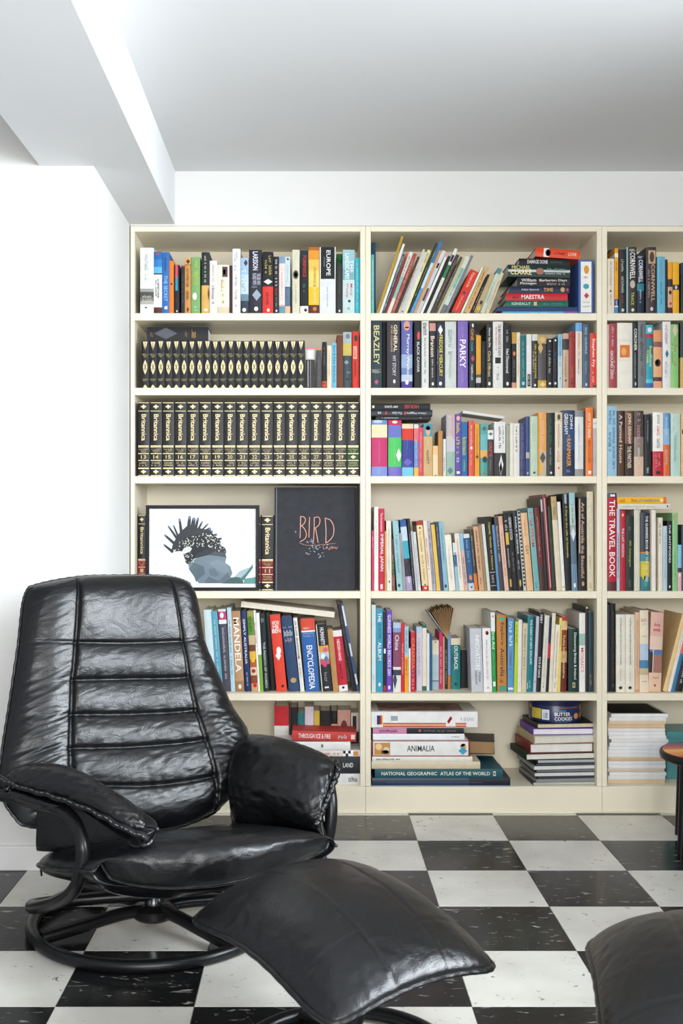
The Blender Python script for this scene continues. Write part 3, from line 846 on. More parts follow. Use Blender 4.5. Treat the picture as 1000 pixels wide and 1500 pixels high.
bk(s, 439.2, 451.4, 367, '16282c:.2 12181c:.68 e6e4e2:.12', 'black and teal hardback with red lettering, white foot', 'FORENSICS,c83038,.08,.42,.4,.55;~,4a7a7a,.46,.66,.3;#O,222,.5,.85,.92,.97')
bk(s, 451.8, 467.5, 362, 'b5641e:.05 e49a2c:.14 f0c456:.16 f2d672:.25 f1c024:.27 5a1c14:.13', 'yellow hardback with dark red foot and flame-coloured head', '~,d89a2a,.3,.6,.3,.62;~,fff2c0,.55,.85,.25,.6;#O,c8783a,.4,.75,.9,.96')
bk(s, 468, 491.4, 362, '17181a:.48 dfe2e5:.52', 'thick hardback, black upper half and pale grey lower half', '#R,e6e6e4,0,.07,0,.48;#R,e6e6e4,.94,1,0,.48;EUROPE,f2f2f2,.05,.43,.26,.55;~,888,.15,.32,.12,.3;~,aab,.6,.9,.08')
bk(s, 492.3, 501.8, 386.6, '22241f', 'short black paperback beside the pale teal hardback', '~,5a5a50,.06,.6,.25;#O,ccc,.35,.65,.92,.97')
bk(s, 492.4, 501.2, 372, '2f7d3a:.2 172818:.8', 'dark green book set behind the short black paperback', back=.14, dep=.10)
bk(s, 501.8, 519.3, 366, '9cc6cc:.3 7fb0b8:.17 c8dedd:.53', 'pale teal hardback with white and pink lettering', 'LANDSCAPES,f4fafa,.06,.46,.34,.36;THE,e4f2f2,.16,.36,.3,.75;Mary,d87a9c,.53,.72,.3,.7;Wesley,d87a9c,.52,.75,.3,.36;#D,2a2a2a,.4,.7,.78,.83;~,89a,.9,.94,.3')
bk(s, 519.8, 526.9, 377.6, '2ab4c8', 'slim bright cyan paperback', '~,bfe6ec,.1,.9,.3')

# ---- corner bay, second shelf: ornate set, one volume lying on it, then mixed books
s = 'A2'
def ornate_volume():
    w_ = X(218.38) - X(207) - .0006; d = BF + .012
    H = (EYE + (VY - 499.3) * d / FPX) - SHELF[1]; dep = .135
    root = empty('gilt_volume', (0, 0, 0))
    link('cover', cover_mesh(w_, H, dep, [('14151b', 1)], True, .0018, False), root)
    MB().box(-w_ / 2 + .0024, w_ / 2 - .0024, .0024, dep - .003, .003, H - .003).build('pages', M_paper, root)
    b = MB(); y = -.0026
    def lens(zc, hz, hx):
        pts = [(hx * math.sin(math.pi * t) , y, zc - hz + 2 * hz * t) for t in np.linspace(0, 1, 9)] + [(-hx * math.sin(math.pi * t), y, zc + hz - 2 * hz * t) for t in np.linspace(0, 1, 9)[1:-1]]
        # an open-work oval: outer band of quads and an inner rosette
        for k in range(16):
            p, q = pts[k], pts[(k + 1) % 16]
            i = lambda r: (r[0] * .62, r[1], zc + (r[2] - zc) * .66)
            b.poly([p, q, i(q), i(p)])
        for k in range(4):
            a = math.pi / 2 * k
            b.poly([(0, y, zc), (hx * .5 * math.cos(a + .5), y, zc + hz * .42 * math.sin(a + .5)), (hx * .62 * math.cos(a), y, zc + hz * .66 * math.sin(a)), (hx * .5 * math.cos(a - .5), y, zc + hz * .42 * math.sin(a - .5))])
    lens(H * .445, H * .155, w_ * .29)
    b.build('gilt_oval', M_gold, root); b = MB()
    b.poly([(-w_ * .3, y, H * .985), (w_ * .3, y, H * .985), (w_ * .15, y, H * .88), (0, y, H * .81), (-w_ * .15, y, H * .88)])
    b.build('gilt_ornament', M_gold, root); b = MB()
    b.poly([(-w_ * .30, y, H * .01), (w_ * .30, y, H * .01), (w_ * .14, y, H * .05), (0, y, H * .075), (-w_ * .14, y, H * .05)])
    b.build('gilt_ornament', M_gold, root)
    k2 = MB(); k2.poly([(-w_ * .05, y - .0002, H * .83), (w_ * .05, y - .0002, H * .83), (w_ * .03, y - .0002, H * .97), (-w_ * .03, y - .0002, H * .97)])
    k2.build('emblem', cm('5a3420'), root); k2 = MB()
    k2.poly([(-w_ * .1, y - .0002, H * .445), (0, y - .0002, H * .42), (w_ * .1, y - .0002, H * .445), (0, y - .0002, H * .47)])
    k2.build('emblem', cm('5a3420'), root)
    for (v0, v1, n_) in ((.27, .29, .8), (.305, .32, .6), (.335, .348, .3), (.80, .815, .75), (.83, .845, .6)):
        deco(root, '=~,cdbb7e,%s,%s,%s' % (v0, v1, n_), w_, H, .0018)
    return root
ORD = ['first', 'second', 'third', 'fourth', 'fifth', 'sixth', 'seventh', 'eighth', 'ninth', 'tenth', 'eleventh', 'twelfth', 'thirteenth', 'fourteenth', 'fifteenth', 'sixteenth', 'seventeenth', 'eighteenth', 'nineteenth', 'twentieth', 'twenty-first']
NUM = ['thirteen', 'fourteen', 'fifteen', 'sixteen', 'seventeen', 'eighteen', 'nineteen', 'twenty', 'twenty-one', 'twenty-two', 'twenty-three', 'twenty-four', 'twenty-five', 'twenty-six', 'twenty-seven', 'twenty-eight', 'twenty-nine']
proto = ornate_volume()
tag(proto, 'navy volume with gilt oval ornament, one of the matching row in corner bay', 'book', 'row of matching navy volumes with gilt ovals')
for i in range(21):
    o = proto if i == 0 else copy_tree(proto)
    xm = 207 + 11.4 * (i + .5)
    o.location = (X(xm, BF + .012), BF + .012, SHELF[1])
    o['label'] = 'navy volume with gilt ovals, %s from the side panel in its row' % ORD[i]
    o.scale.z = 1 + (-.006 if i % 4 == 1 else .004 * ((i * 7) % 3 - 1))
lie(s, 215, 305, 479, 498.6, '1a1b20', 'black hardback lying on top of the gilt navy volumes', '~,c08a4a,.06,.1,.4;~,8a6a44,.62,.68,.5;~,c89a54,.73,.8,.6;#D,55565e,.1,.95,.12,.5', back=.03, dep=.13, zb=EYE + (VY - 498.6) * (BF + .02) / FPX)
bk(s, 447.7, 460.8, 509, 'd8788a:.05 c9c9c6:.25 2c2c30:.7', 'silver and black paperback with pink head', '#R,e8e4e0,.2,.8,.08,.26;#R,a8a8ac,.2,.3,.32,.98;#R,888,.5,.56,.32,.98')
bk(s, 463, 470.7, 510, 'd88a4a:.05 45454a:.95', 'dark grey paperback with orange head', '~,777,.2,.8,.3')
bk(s, 471.6, 478.4, 501, '17181a:.85 c8503c:.13 17181a:.02', 'slim black paperback with red label at the foot', '~,777,.1,.5,.3;=~,2a1410,.88,.92,.6')
bk(s, 478.8, 485.5, 506, 'e6d8bc', 'slim cream paperback beside the sky blue one', '~,b8a88a,.1,.8,.25')
bk(s, 485.5, 492.7, 502.4, '6fb8d4', 'slim sky blue paperback with dark lettering', 'Dave & Other Early Stories,1c4a5a,.06,.88,.5')
bk(s, 492.7, 502.2, 491, '6e3a24', 'plain brown hardback', hard=True)
bk(s, 502.2, 514.8, 486.6, 'a8b4b8:.2 c8b45a:.22 2c3e44:.58', 'photographic spine of grey sky, yellow cliff and dark sea', '#O,6a7478,.3,.8,.03,.12;#D,7a949c,.1,.7,.5,.58;#D,56707a,.3,.95,.7,.74;#D,1a282c,.2,.8,.82,.86')
bk(s, 515.7, 525.8, 485.7, 'd4301e', 'bright red hardback at the end of its row', '#O,2a1414,.3,.75,.06,.18;#R,e8b0a0,.15,.7,.26,.48;CHINA,c82818,.28,.46,.4,.42;~,7a1408,.52,.8,.3', hard=True)

# ---- corner bay, third shelf: black encyclopedia set
s = 'A3'
THISTLE = [(0, -.5), (.16, -.42), (.12, -.25), (.5, -.1), (.42, .2), (.2, .12), (.12, .5), (0, .32), (-.12, .5), (-.2, .12), (-.42, .2), (-.5, -.1), (-.12, -.25), (-.16, -.42)]
_enc = {}
def enc_parts(root, w_, H, dep, label_col, number):
    y = -.0026
    key = (label_col, round(w_, 4), round(H, 4))
    if key not in _enc:
        v = {}
        bands = [('101014', .60), (label_col or '101014', .28), ('101014', .12)]
        v['cover'] = cover_mesh(w_, H, dep, bands, True, .0018, False)
        b = MB().box(-w_ / 2 + .0024, w_ / 2 - .0024, .0024, dep - .003, .003, H - .003); v['pages'] = mesh('pages', b.v, b.f, M_paper)
        v['gilt_band'] = []
        for q, t in ((.006, .008), (.118, .007), (.585, .016), (.606, .006), (.69, .010), (.782, .010), (.885, .016), (.985, .010)):
            b = MB().box(-w_ * .44, w_ * .44, y, y + .001, H * (1 - q - t), H * (1 - q))
            v['gilt_band'].append(mesh('gilt_band', b.v, b.f, M_gold))
        for q in (.062, .938):
            b = MB(); b.poly([(x * w_ * .46, y, H * (1 - q) + zz * H * .058) for x, zz in THISTLE]); v.setdefault('thistle', []).append(mesh('thistle', b.v, b.f, M_gold))
        tv, tf = text_geo('Britannica')
        v['title'] = mesh('lettering', [((.06 + b - .5) * w_ * .40, y, H * (.835) - a * H * .355) for a, b in tv], tf, M_gold)
        _enc[key] = v
    v = _enc[key]
    for nm in ('cover', 'pages', 'title'): link(nm, v[nm], root)
    for q in v['thistle']: link('thistle', q, root)
    for q in v['gilt_band']: link('gilt_band', q, root)
    deco(root, '=~,d9c48a,.628,.642,.8;=~,d9c48a,.648,.662,.62;=~,d9c48a,.667,.68,.4;=~,d9c48a,.805,.83,.7;=~,d9c48a,.838,.862,.78', w_, H, .0018)
    if number: deco(root, '=%s,d9c48a,.715,.765,.42' % number, w_, H, .0018)
    else: link('thistle', mesh('thistle', [(x * w_ * .42, y, H * .26 + zz * H * .05) for x, zz in THISTLE], [list(range(14))], M_gold), root)
def enc(sh, xl, xr, yt, label_col, number, desc, back=.012):
    d = BF + back; zs = SHELF[int(sh[1]) - 1]
    w_ = X(xr, d) - X(xl, d); H = EYE + (VY - yt) * d / FPX - zs
    root = empty('encyclopedia_volume', ((X(xl, d) + X(xr, d)) / 2, d, zs))
    enc_parts(root, w_, H, .195, label_col, number)
    finish(root, sh, desc)
    root['group'] = 'black gilt encyclopedia volumes'
for i in range(18):
    xl = 201.6 + 18.05 * i
    n_ = str(13 + i) if i < 17 else ''
    enc(s, xl, xl + 17.4, 589, '1c4a26' if i == 17 else None, n_,
        'black gilt encyclopedia volume with number %s' % NUM[i] if n_ else 'black gilt encyclopedia volume with green label instead of a number')

# ---- corner bay, fourth shelf: red-banded volumes, bird picture, big black book
s = 'A4'
enc(s, 202, 213.5, 754, '9a1a2c', '1', 'black encyclopedia volume with red bands, half behind the bird picture', back=.06)
enc(s, 369, 381.9, 755, '8a1a2c', '10', 'black encyclopedia volume with red bands, squeezed against the frame edge', back=.05)
enc(s, 382.6, 400.6, 755, '7a1a24', '11', 'black encyclopedia volume with red bands numbered 11', back=.05)

def bird_picture():
    d = BF + .022; zs = SHELF[3]
    xa, xb = X(213, d), X(379.3, d); H = EYE + (VY - 740) * d / FPX - zs; W = xb - xa
    root = empty('framed_picture', ((xa + xb) / 2, d, zs), (math.radians(-1.5), 0, 0))
    fw = .0125; fd = .02
    for (x0, x1, z0, z1) in ((-W / 2, W / 2, H - fw, H), (-W / 2, W / 2, 0, fw), (-W / 2, -W / 2 + fw, fw, H - fw), (W / 2 - fw, W / 2, fw, H - fw)):
        MB().box(x0, x1, 0, fd, z0, z1, bev=.001).build('frame_bar', paint('picture_frame_black', (.008, .009, .012), .4, spec=.2) if 'picture_frame_black' not in bpy.data.materials else bpy.data.materials['picture_frame_black'], root)
    MB().box(-W / 2 + .004, W / 2 - .004, .009, .016, .004, H - .004).build('backing_board', cm('333333'), root)
    MB().box(-W / 2 + fw, W / 2 - fw, .0065, .0088, fw, H - fw).build('mount', cm('f4f6f8'), root)
    pr = MB().box(-W / 2 + fw + .004, W / 2 - fw - .004, .0055, .0064, fw + .007, H - fw - .007).build('print', cm('e9f1f8'), root)
    ox = lambda px: X(px, d) - (xa + xb) / 2
    oz = lambda py: EYE + (VY - py) * d / FPX - zs
    q = lambda cx, cy: (190 + cx / 5.555, 700 + cy / 5.555)          # from the enlarged view to the photograph
    lay = [.0053]
    def shape(name, pts, col):
        lay[0] -= .00004
        MB().poly([(ox(q(*p)[0]), lay[0], oz(q(*p)[1])) for p in pts]).build(name, cm(col), pr)
    # leaves
    shape('leaf', [(745, 860), (800, 815), (870, 805), (915, 815), (925, 862)], '3c5e5a')
    shape('leaf', [(850, 805), (890, 760), (940, 740), (985, 725), (960, 775), (915, 815)], '9fb4ba')
    shape('leaf', [(895, 825), (950, 770), (1000, 700), (1000, 735), (950, 800), (925, 835)], '4a7a78')
    shape('leaf', [(925, 862), (930, 820), (1000, 812), (1040, 800), (1040, 862)], '5a9a90')
    # body
    shape('body', [(480, 745), (475, 700), (510, 672), (560, 645), (640, 625), (740, 615), (785, 650), (775, 690), (815, 720), (833, 775), (815, 820), (755, 858), (560, 858)], '6e7f8c')
    shape('body', [(480, 745), (520, 690), (600, 720), (610, 780), (560, 820), (540, 850), (520, 800)], '5a6975')
    shape('body', [(600, 858), (640, 800), (720, 840), (800, 770), (815, 820), (755, 858)], '5c6a76')
    shape('wing', [(640, 690), (720, 665), (790, 700), (810, 760), (760, 780), (700, 740)], '7a8995')
    shape('wing', [(640, 740), (690, 735), (720, 790), (690, 810), (650, 790)], '64727e')
    shape('neck', [(520, 660), (540, 600), (640, 560), (730, 540), (775, 570), (785, 605), (760, 640), (640, 628), (570, 645)], '2f343c')
    shape('neck', [(640, 628), (700, 590), (770, 590), (785, 650), (740, 640)], '454d58')
    # head and crest
    shape('crest', [(335, 592), (345, 548), (368, 500), (395, 455), (425, 425), (458, 395), (492, 388), (540, 405), (600, 415), (655, 435), (700, 480), (738, 520), (730, 560), (560, 560), (430, 570)], '20242c')
    shape('head', [(360, 600), (400, 560), (430, 520), (480, 470), (560, 450), (660, 455), (720, 500), (735, 545), (640, 575), (540, 620), (520, 660), (490, 690), (470, 705), (445, 680), (440, 640), (425, 600), (400, 596)], '23272f')
    feathers = [(270, 540, 350, 605, 14), (275, 460, 390, 560, 16), (305, 385, 400, 520, 13), (350, 380, 400, 500, 11), (400, 325, 425, 500, 17), (485, 305, 470, 480, 22), (520, 320, 500, 470, 26),
                (555, 320, 520, 470, 16), (590, 350, 530, 470, 13), (640, 368, 550, 460, 10), (660, 410, 560, 470, 26), (675, 430, 600, 480, 18), (710, 455, 640, 500, 18), (750, 490, 670, 520, 16), (770, 575, 700, 560, 18), (780, 600, 700, 590, 14)]
    for (tx, ty, bx_, by, w_) in feathers:
        dx, dy = bx_ - tx, by - ty; L = math.hypot(dx, dy); nx, ny = -dy / L * w_ / 2, dx / L * w_ / 2
        shape('crest_feather', [(tx, ty), (tx + dx * .08 + nx, ty + dy * .08 + ny), (bx_ + nx * 1.8, by + ny * 1.8), (bx_ - nx * 1.8, by - ny * 1.8), (tx + dx * .08 - nx, ty + dy * .08 - ny)], '20242c')
        shape('crest_feather', [(tx, ty), (tx + dx * .12 + nx * .5, ty + dy * .12 + ny * .5), (tx + dx * .2, ty + dy * .2), (tx + dx * .12 - nx * .5, ty + dy * .12 - ny * .5)], '8a97c0')
    shape('cheek', [(420, 600), (440, 570), (480, 558), (505, 575), (490, 600), (450, 615), (432, 622)], 'd4d4d4')
    rs = random.Random(3); b = MB(); lay[0] -= .0001
    for _ in range(150):
        t = rs.random(); a = rs.uniform(-1, 1)
        cx = 380 + t * 390; cy = 590 - math.sin(t * 2.4) * 120 + a * 55 + t * 60
        if rs.random() < .12: cx, cy = rs.uniform(440, 520), rs.uniform(610, 690)
        r_ = rs.uniform(2.5, 6.5)
        b.poly([(ox(q(cx + r_ * math.cos(k), cy)[0]), lay[0], oz(q(cx, cy + r_ * math.sin(k))[1])) for k in np.linspace(0, 2 * math.pi, 6, endpoint=False)])
    b.build('feather_spots', cm('d8d8cc'), pr)['kind'] = 'stuff'
    tag(root, 'black framed photograph of a spotted dark crested parrot, on the corner bay shelf', 'picture')
bird_picture()

def bird_book():
    d = BF + .035; zs = SHELF[3]
    xa, xb = X(401.6, d), X(520, d); W = xb - xa; H = EYE + (VY - 713.5) * d / FPX - zs
    root = empty('large_book', ((xa + xb) / 2, d, zs), (math.radians(-3.2), 0, 0))
    th = .026
    mc = paint('charcoal_cloth', (.030, .032, .039), .6, .18, 30, .3, 300, spec=.25)
    b = MB(); b.box(-W / 2, W / 2, 0, .003, 0, H, bev=.0008); b.box(-W / 2, W / 2, th - .003, th, 0, H, bev=.0008); b.box(-W / 2, -W / 2 + .003, .003, th - .003, 0, H)
    b.build('cover', mc, root)
    MB().box(-W / 2 + .006, -W / 2 + .009, -.0006, .0002, .001, H - .001).build('hinge_groove', cm('77797f'), root)
    MB().box(-W / 2 + .003, W / 2 - .004, .003, th - .003, .004, H - .004).build('pages', M_paper_white, root)
    ox = lambda cx: X(360 + cx / 5.555, d) - (xa + xb) / 2
    oz = lambda cy: EYE + (VY - (700 + cy / 5.555)) * d / FPX - zs
    def stroke(name, pts, r, col):
        pts = spline([(ox(p), -.0003, oz(q_)) for p, q_ in pts], 5)
        bb = MB()
        for k in range(len(pts) - 1):
            a, c = pts[k], pts[k + 1]; t = (c - a); nrm = Vector((-t.z, 0, t.x)); nrm = nrm.normalized() * r if nrm.length > 0 else Vector((r, 0, 0))
            bb.poly([a + nrm, a - nrm, c - nrm, c + nrm])
        bb.build(name, cm(col), root)
    cop = 'eaa690'
    for pts in ([(445, 310), (443, 400), (440, 490)], [(445, 312), (475, 320), (484, 345), (470, 375), (446, 395)], [(450, 385), (480, 420), (492, 460), (480, 495), (440, 520)],
                [(518, 318), (515, 400), (513, 485)], [(556, 322), (555, 420), (548, 528)], [(556, 322), (590, 318), (603, 345), (592, 385), (560, 410)], [(565, 405), (578, 470), (588, 528)],
                [(645, 325), (652, 430), (650, 532)], [(645, 325), (690, 345), (715, 400), (712, 460), (690, 500), (655, 528)]):
        stroke('title_stroke', pts, .0014, cop)
    stroke('underline', [(435, 530), (480, 545), (530, 550), (600, 545), (730, 533)], .0005, cop)
    stroke('signature', [(640, 545), (628, 560), (635, 578), (655, 570), (660, 555), (668, 575), (680, 580), (685, 560), (678, 590)], .0008, 'cf8a7a')
    stroke('signature', [(695, 560), (692, 580), (702, 555), (705, 578), (715, 560), (722, 575), (730, 562), (735, 580), (748, 560)], .0008, 'cf8a7a')
    rs = random.Random(9); b = MB()
    for (cx, cy, sp, n_) in ((525, 520, 22, 16), (575, 570, 35, 22), (605, 630, 18, 8), (515, 610, 16, 5), (400, 450, 10, 3)):
        for _ in range(n_):
            a, c = rs.gauss(cx, sp), rs.gauss(cy, sp * .8); r_ = rs.uniform(1.5, 7)
            b.poly([(ox(a + r_ * rs.uniform(.5, 1.4) * math.cos(k)), -.0004, oz(c + r_ * rs.uniform(.4, 1) * math.sin(k))) for k in np.linspace(0, 2 * math.pi, 7, endpoint=False)])
    b.build('paint_splash', cm('a8b2c2'), root)['kind'] = 'stuff'
    tag(root, 'large charcoal book standing face out with copper hand-drawn lettering', 'book')
    d2 = BF + .105
    r2 = empty('slipcase', (X(470, d2), d2, zs)); w2 = X(526, d2) - X(414, d2)
    b = MB(); hh = EYE + (VY - 714.5) * d2 / FPX - zs; mk = cm('17181b')
    b.box(-w2 / 2, w2 / 2, 0, .003, 0, hh); b.box(-w2 / 2, w2 / 2, .035, .038, 0, hh); b.box(w2 / 2 - .003, w2 / 2, .003, .035, 0, hh); b.box(-w2 / 2, w2 / 2 - .003, .003, .035, 0, .003); b.box(-w2 / 2, w2 / 2 - .003, .003, .035, hh - .003, hh)
    b.build('sleeve', mk, r2)
    tag(r2, 'black slipcase standing behind the large charcoal book', 'slipcase')
bird_book()

# ---- corner bay, fifth shelf (leaning a little)
s = 'A5'; k = .045
bk(s, 306, 317, 893, 'd8e8ee', 'white-blue paperback half hidden by the chair back', lean=-8, back=k)
bk(s, 317, 327, 895.5, '5fa8c0', 'light blue paperback beside the chair back', '~,e6f2f4,.1,.9,.25', lean=-9, back=k)
bk(s, 327, 338.4, 892, 'e8dfe4:.03 c83a72:.1 f0eef0:.05 4b4a58:.82', 'slate purple paperback with pink and white head', '~,c8c8d2,.2,.85,.34;#O,f2f0f2,.2,.7,.04,.11', lean=-8, back=k)
bk(s, 338.4, 344.6, 890, 'bcd8e4', 'slim ice blue paperback with dotted multicolour lettering', '~,c8486a,.15,.35,.4;~,3a8a6a,.35,.5,.4;~,3aa0c0,.5,.8,.4', lean=-6.5, back=k)
bk(s, 344.8, 358, 895, 'b48a64:.12 c39a72:.75 a87a52:.13', 'tan hardback with very large white capital lettering', 'MANDELA,f7f2ea,.08,.76,.66;#O,eee,.35,.7,.91,.97', lean=-6.6, back=k)
bk(s, 359.2, 367.6, 895, '1c2f5e', 'dark blue hardback with white lettering beside the tan one', 'SIMPLY AUSTRALIA,eef2f6,.1,.66,.36;~,d8dce6,.76,.93,.26', lean=-7.2, back=k, hard=True)
bk(s, 368.4, 377.8, 895, '9a9a4a:.08 5f8a34:.22 c8b088:.12 6a3a1c:.08 e0b040:.1 b05a30:.1 d8c8a8:.1 a8342c:.1 c8a070:.1', 'cookery book with a patchwork food spine', '~,3a6a1c,.06,.3,.6;#O,e8c020,.2,.8,.58,.64;#O,b02020,.2,.8,.72,.77;#O,4a6a20,.2,.9,.83,.87;#O,c82020,.3,.9,.9,.95', lean=-7, back=k)
bk(s, 378, 381, 894, 'f0ece8', 'very thin white booklet with red marks', '~,c83040,.15,.45,.7', lean=-7, back=k)
bk(s, 381, 386, 898, 'eef0ec:.53 7aa838:.47', 'slim white paperback with lime green lower half', lean=-6.5, back=k)
bk(s, 386.8, 394.6, 900, '16262a', 'blackish green hardback with silver lettering near the foot', 'THE PASSION OF WOMEN,c2ccc8,.36,.95,.42;=~,9aa,.04,.1,.6', lean=-7, back=k, hard=True)
bk(s, 394.9, 403.6, 899, '0e0f12', 'plain black hardback beside the red one', lean=-8, back=k + .02, hard=True)
bk(s, 405, 420.3, 900, 'e0432f', 'vermilion hardback with white emblem and figure', '=WOW,f6eee8,.08,.14,.7;=MR,f6eee8,.14,.19,.6;=BEN,f6eee8,.19,.24,.8;#O,f6ece6,.35,.8,.42,.52;#D,f6ece6,.2,.75,.47,.6;#D,2a1410,.45,.8,.91,.96', lean=-10.5, back=k)
bk(s, 423, 439, 903, '2a4468', 'steel blue hardback with silver headlines', '=~,c8d0da,.13,.15,.9;=~,d0d8e2,.18,.26,.85;=~,b8a0a8,.28,.34,.7;#O,b89a6a,.25,.8,.82,.89', lean=-12, back=k)
bk(s, 440, 446, 905, 'e4e2dc', 'slim off-white paperback with dark lettering beside the steel blue book', '~,555,.04,.55,.5;~,c83a3a,.52,.56,.6;~,888,.6,.8,.4', lean=-11, back=k)
bk(s, 447.6, 468, 905.7, 'd9452f:.165 f0ece4:.02 2a62a8:.815', 'thick blue hardback with orange-red head and white lettering', '~,f0c8b0,.115,.145,.7;=~,a8c4e0,.19,.215,.8;=~,a8c4e0,.225,.25,.8;ENCYCLOPEDIA,f4f6f8,.37,.97,.42', lean=-8, back=k)
bk(s, 471.4, 486.8, 914, '1c1e24:.32 d8a040:.1 b8bcc8:.1 c85a6a:.08 20242c:.4', 'black hardback with white lettering and bright artwork across the middle', '#R,e8e6e4,0,.07,0,1;HUMANITY,f0f0f2,.05,.31,.38;#O,d85a7a,.45,.9,.35,.42;#O,e8eef0,.2,.6,.44,.52;#O,4a7a9a,.5,.85,.48,.56;#O,d83a6a,.3,.7,.57,.64;~,aab,.72,.86,.3;#R,d8dadc,.3,.7,.93,.955', lean=-9, back=k)
bk(s, 488, 496, 921.8, 'b98a54', 'plain tan paperback between two bold spines', lean=-9, back=k)
bk(s, 496.6, 509.9, 923, 'e8e2de:.1 c0223a:.8 eae6e4:.1', 'crimson paperback with white head and foot', 'HIDDEN HAND,f4dede,.15,.5,.32;~,8a1428,.55,.85,.4;#O,222,.35,.65,.92,.96', lean=-10, back=k)
bk(s, 516.5, 521.5, 884, '26222a', 'thin dark spiral-bound notebook leaning on the side panel', '~,8a5a6a,.15,.6,.4', lean=-23, back=k, dep=.2)
bk(s, 522.3, 526.6, 885, '3a567e', 'thin blue booklet with white patches leaning on the side panel', '#R,dfe4ea,.3,.9,.02,.25;#R,dfe4ea,.3,.9,.45,.6;#R,dfe4ea,.3,.9,.8,.92', lean=-24, back=k, dep=.2)
lie(s, 352, 490, 895, 903.5, 'e4ddcc', 'large soft off-white album lying slanted across the book tops', tilt=6.5, back=.05, dep=.2, hard=False, name='album', paper=M_paper, fore=True)

# ---- corner bay, bottom shelf: a back row and a pile before it
s = 'A6'; k = .15
bk(s, 401.6, 423, 1034, 'cf2a34:.28 e8e6e2:.72', 'white hardback with red head in the back row', back=k)
bk(s, 425, 436, 1036, '1c1f26', 'black paperback with silver letter in the back row', '#R,c8ccd0,.45,.8,.62,.75', back=k)
bk(s, 436, 446, 1044, '2a7a80', 'short teal paperback in the back row', back=k)
bk(s, 446.4, 459.4, 1035, 'e2dce8', 'pale lilac hardback with oval label in the back row', '#O,9a9ab8,.2,.8,.3,.5', back=k)
bk(s, 459.7, 468, 1041, 'ddc24a', 'yellow paperback in the back row', back=k)
bk(s, 468.4, 484.4, 1041, '1e2420:.25 d8e0d8:.75', 'pale green hardback with black head in the back row', '#O,f0f4f0,.2,.8,.4,.6', back=k)
bk(s, 485, 494, 1041, '1c1c20:.2 d8a890:.8', 'black-headed peach paperback in the back row', '~,b03a34,.3,.5,.6', back=k)
bk(s, 494.2, 513.2, 1040, 'd8a898', 'pink hardback with a portrait in the back row', '#O,6a3a34,.15,.85,.15,.6;#O,e0b8a8,.3,.72,.25,.55', back=k)
bk(s, 514, 525, 1044, 'e0dcd8:.3 1c3a40:.7', 'dark teal paperback with white head in the back row', '#R,222,.2,.7,.05,.25', back=k)
lie(s, 404, 527, 1133, 1151, 'e6e6e4', 'white hardback at the very bottom of the pile', '~,888,.86,.97,.5', back=.03, zb=.0965, dep=.14)
lie(s, 402, 527.2, 1108.5, 1132.5, 'bcc0c6:.58 23262c:.42', 'grey and black hardback with white lettering in the pile', 'LAND,eceef0,.8,.92,.28;#D,bcc0c6,.0,.9,.5,.66', back=.025, dep=.14)
lie(s, 404, 527, 1099.2, 1108, 'e8dcd4:.8 fff:.2', 'cream book with chequered end patch in the pile', '~,c85a4a,.3,.75,.4;#R,222,.5,.98,.8,.83;#R,222,.02,.5,.83,.86;#R,222,.5,.98,.86,.89;#R,d8a05a,.1,.9,.92,.98', back=.025, dep=.14)
lie(s, 400, 513, 1086.6, 1098.8, 'eceae8', 'white book with tiny green emblem in the pile', '#O,5a8a3a,.3,.75,.62,.65', back=.025, dep=.14)
r = lie(s, 427.5, 521.5, 1072.5, 1086.2, 'c8403c', 'red-spined book on top of the pile beside the armrest', 'THROUGH ICE & FIRE,f6e8e4,.1,.6,.5;~,f0d0cc,.66,.86,.5;#R,f2dcd8,.25,.75,.92,.98', tilt=1.5, back=.03, dep=.14)
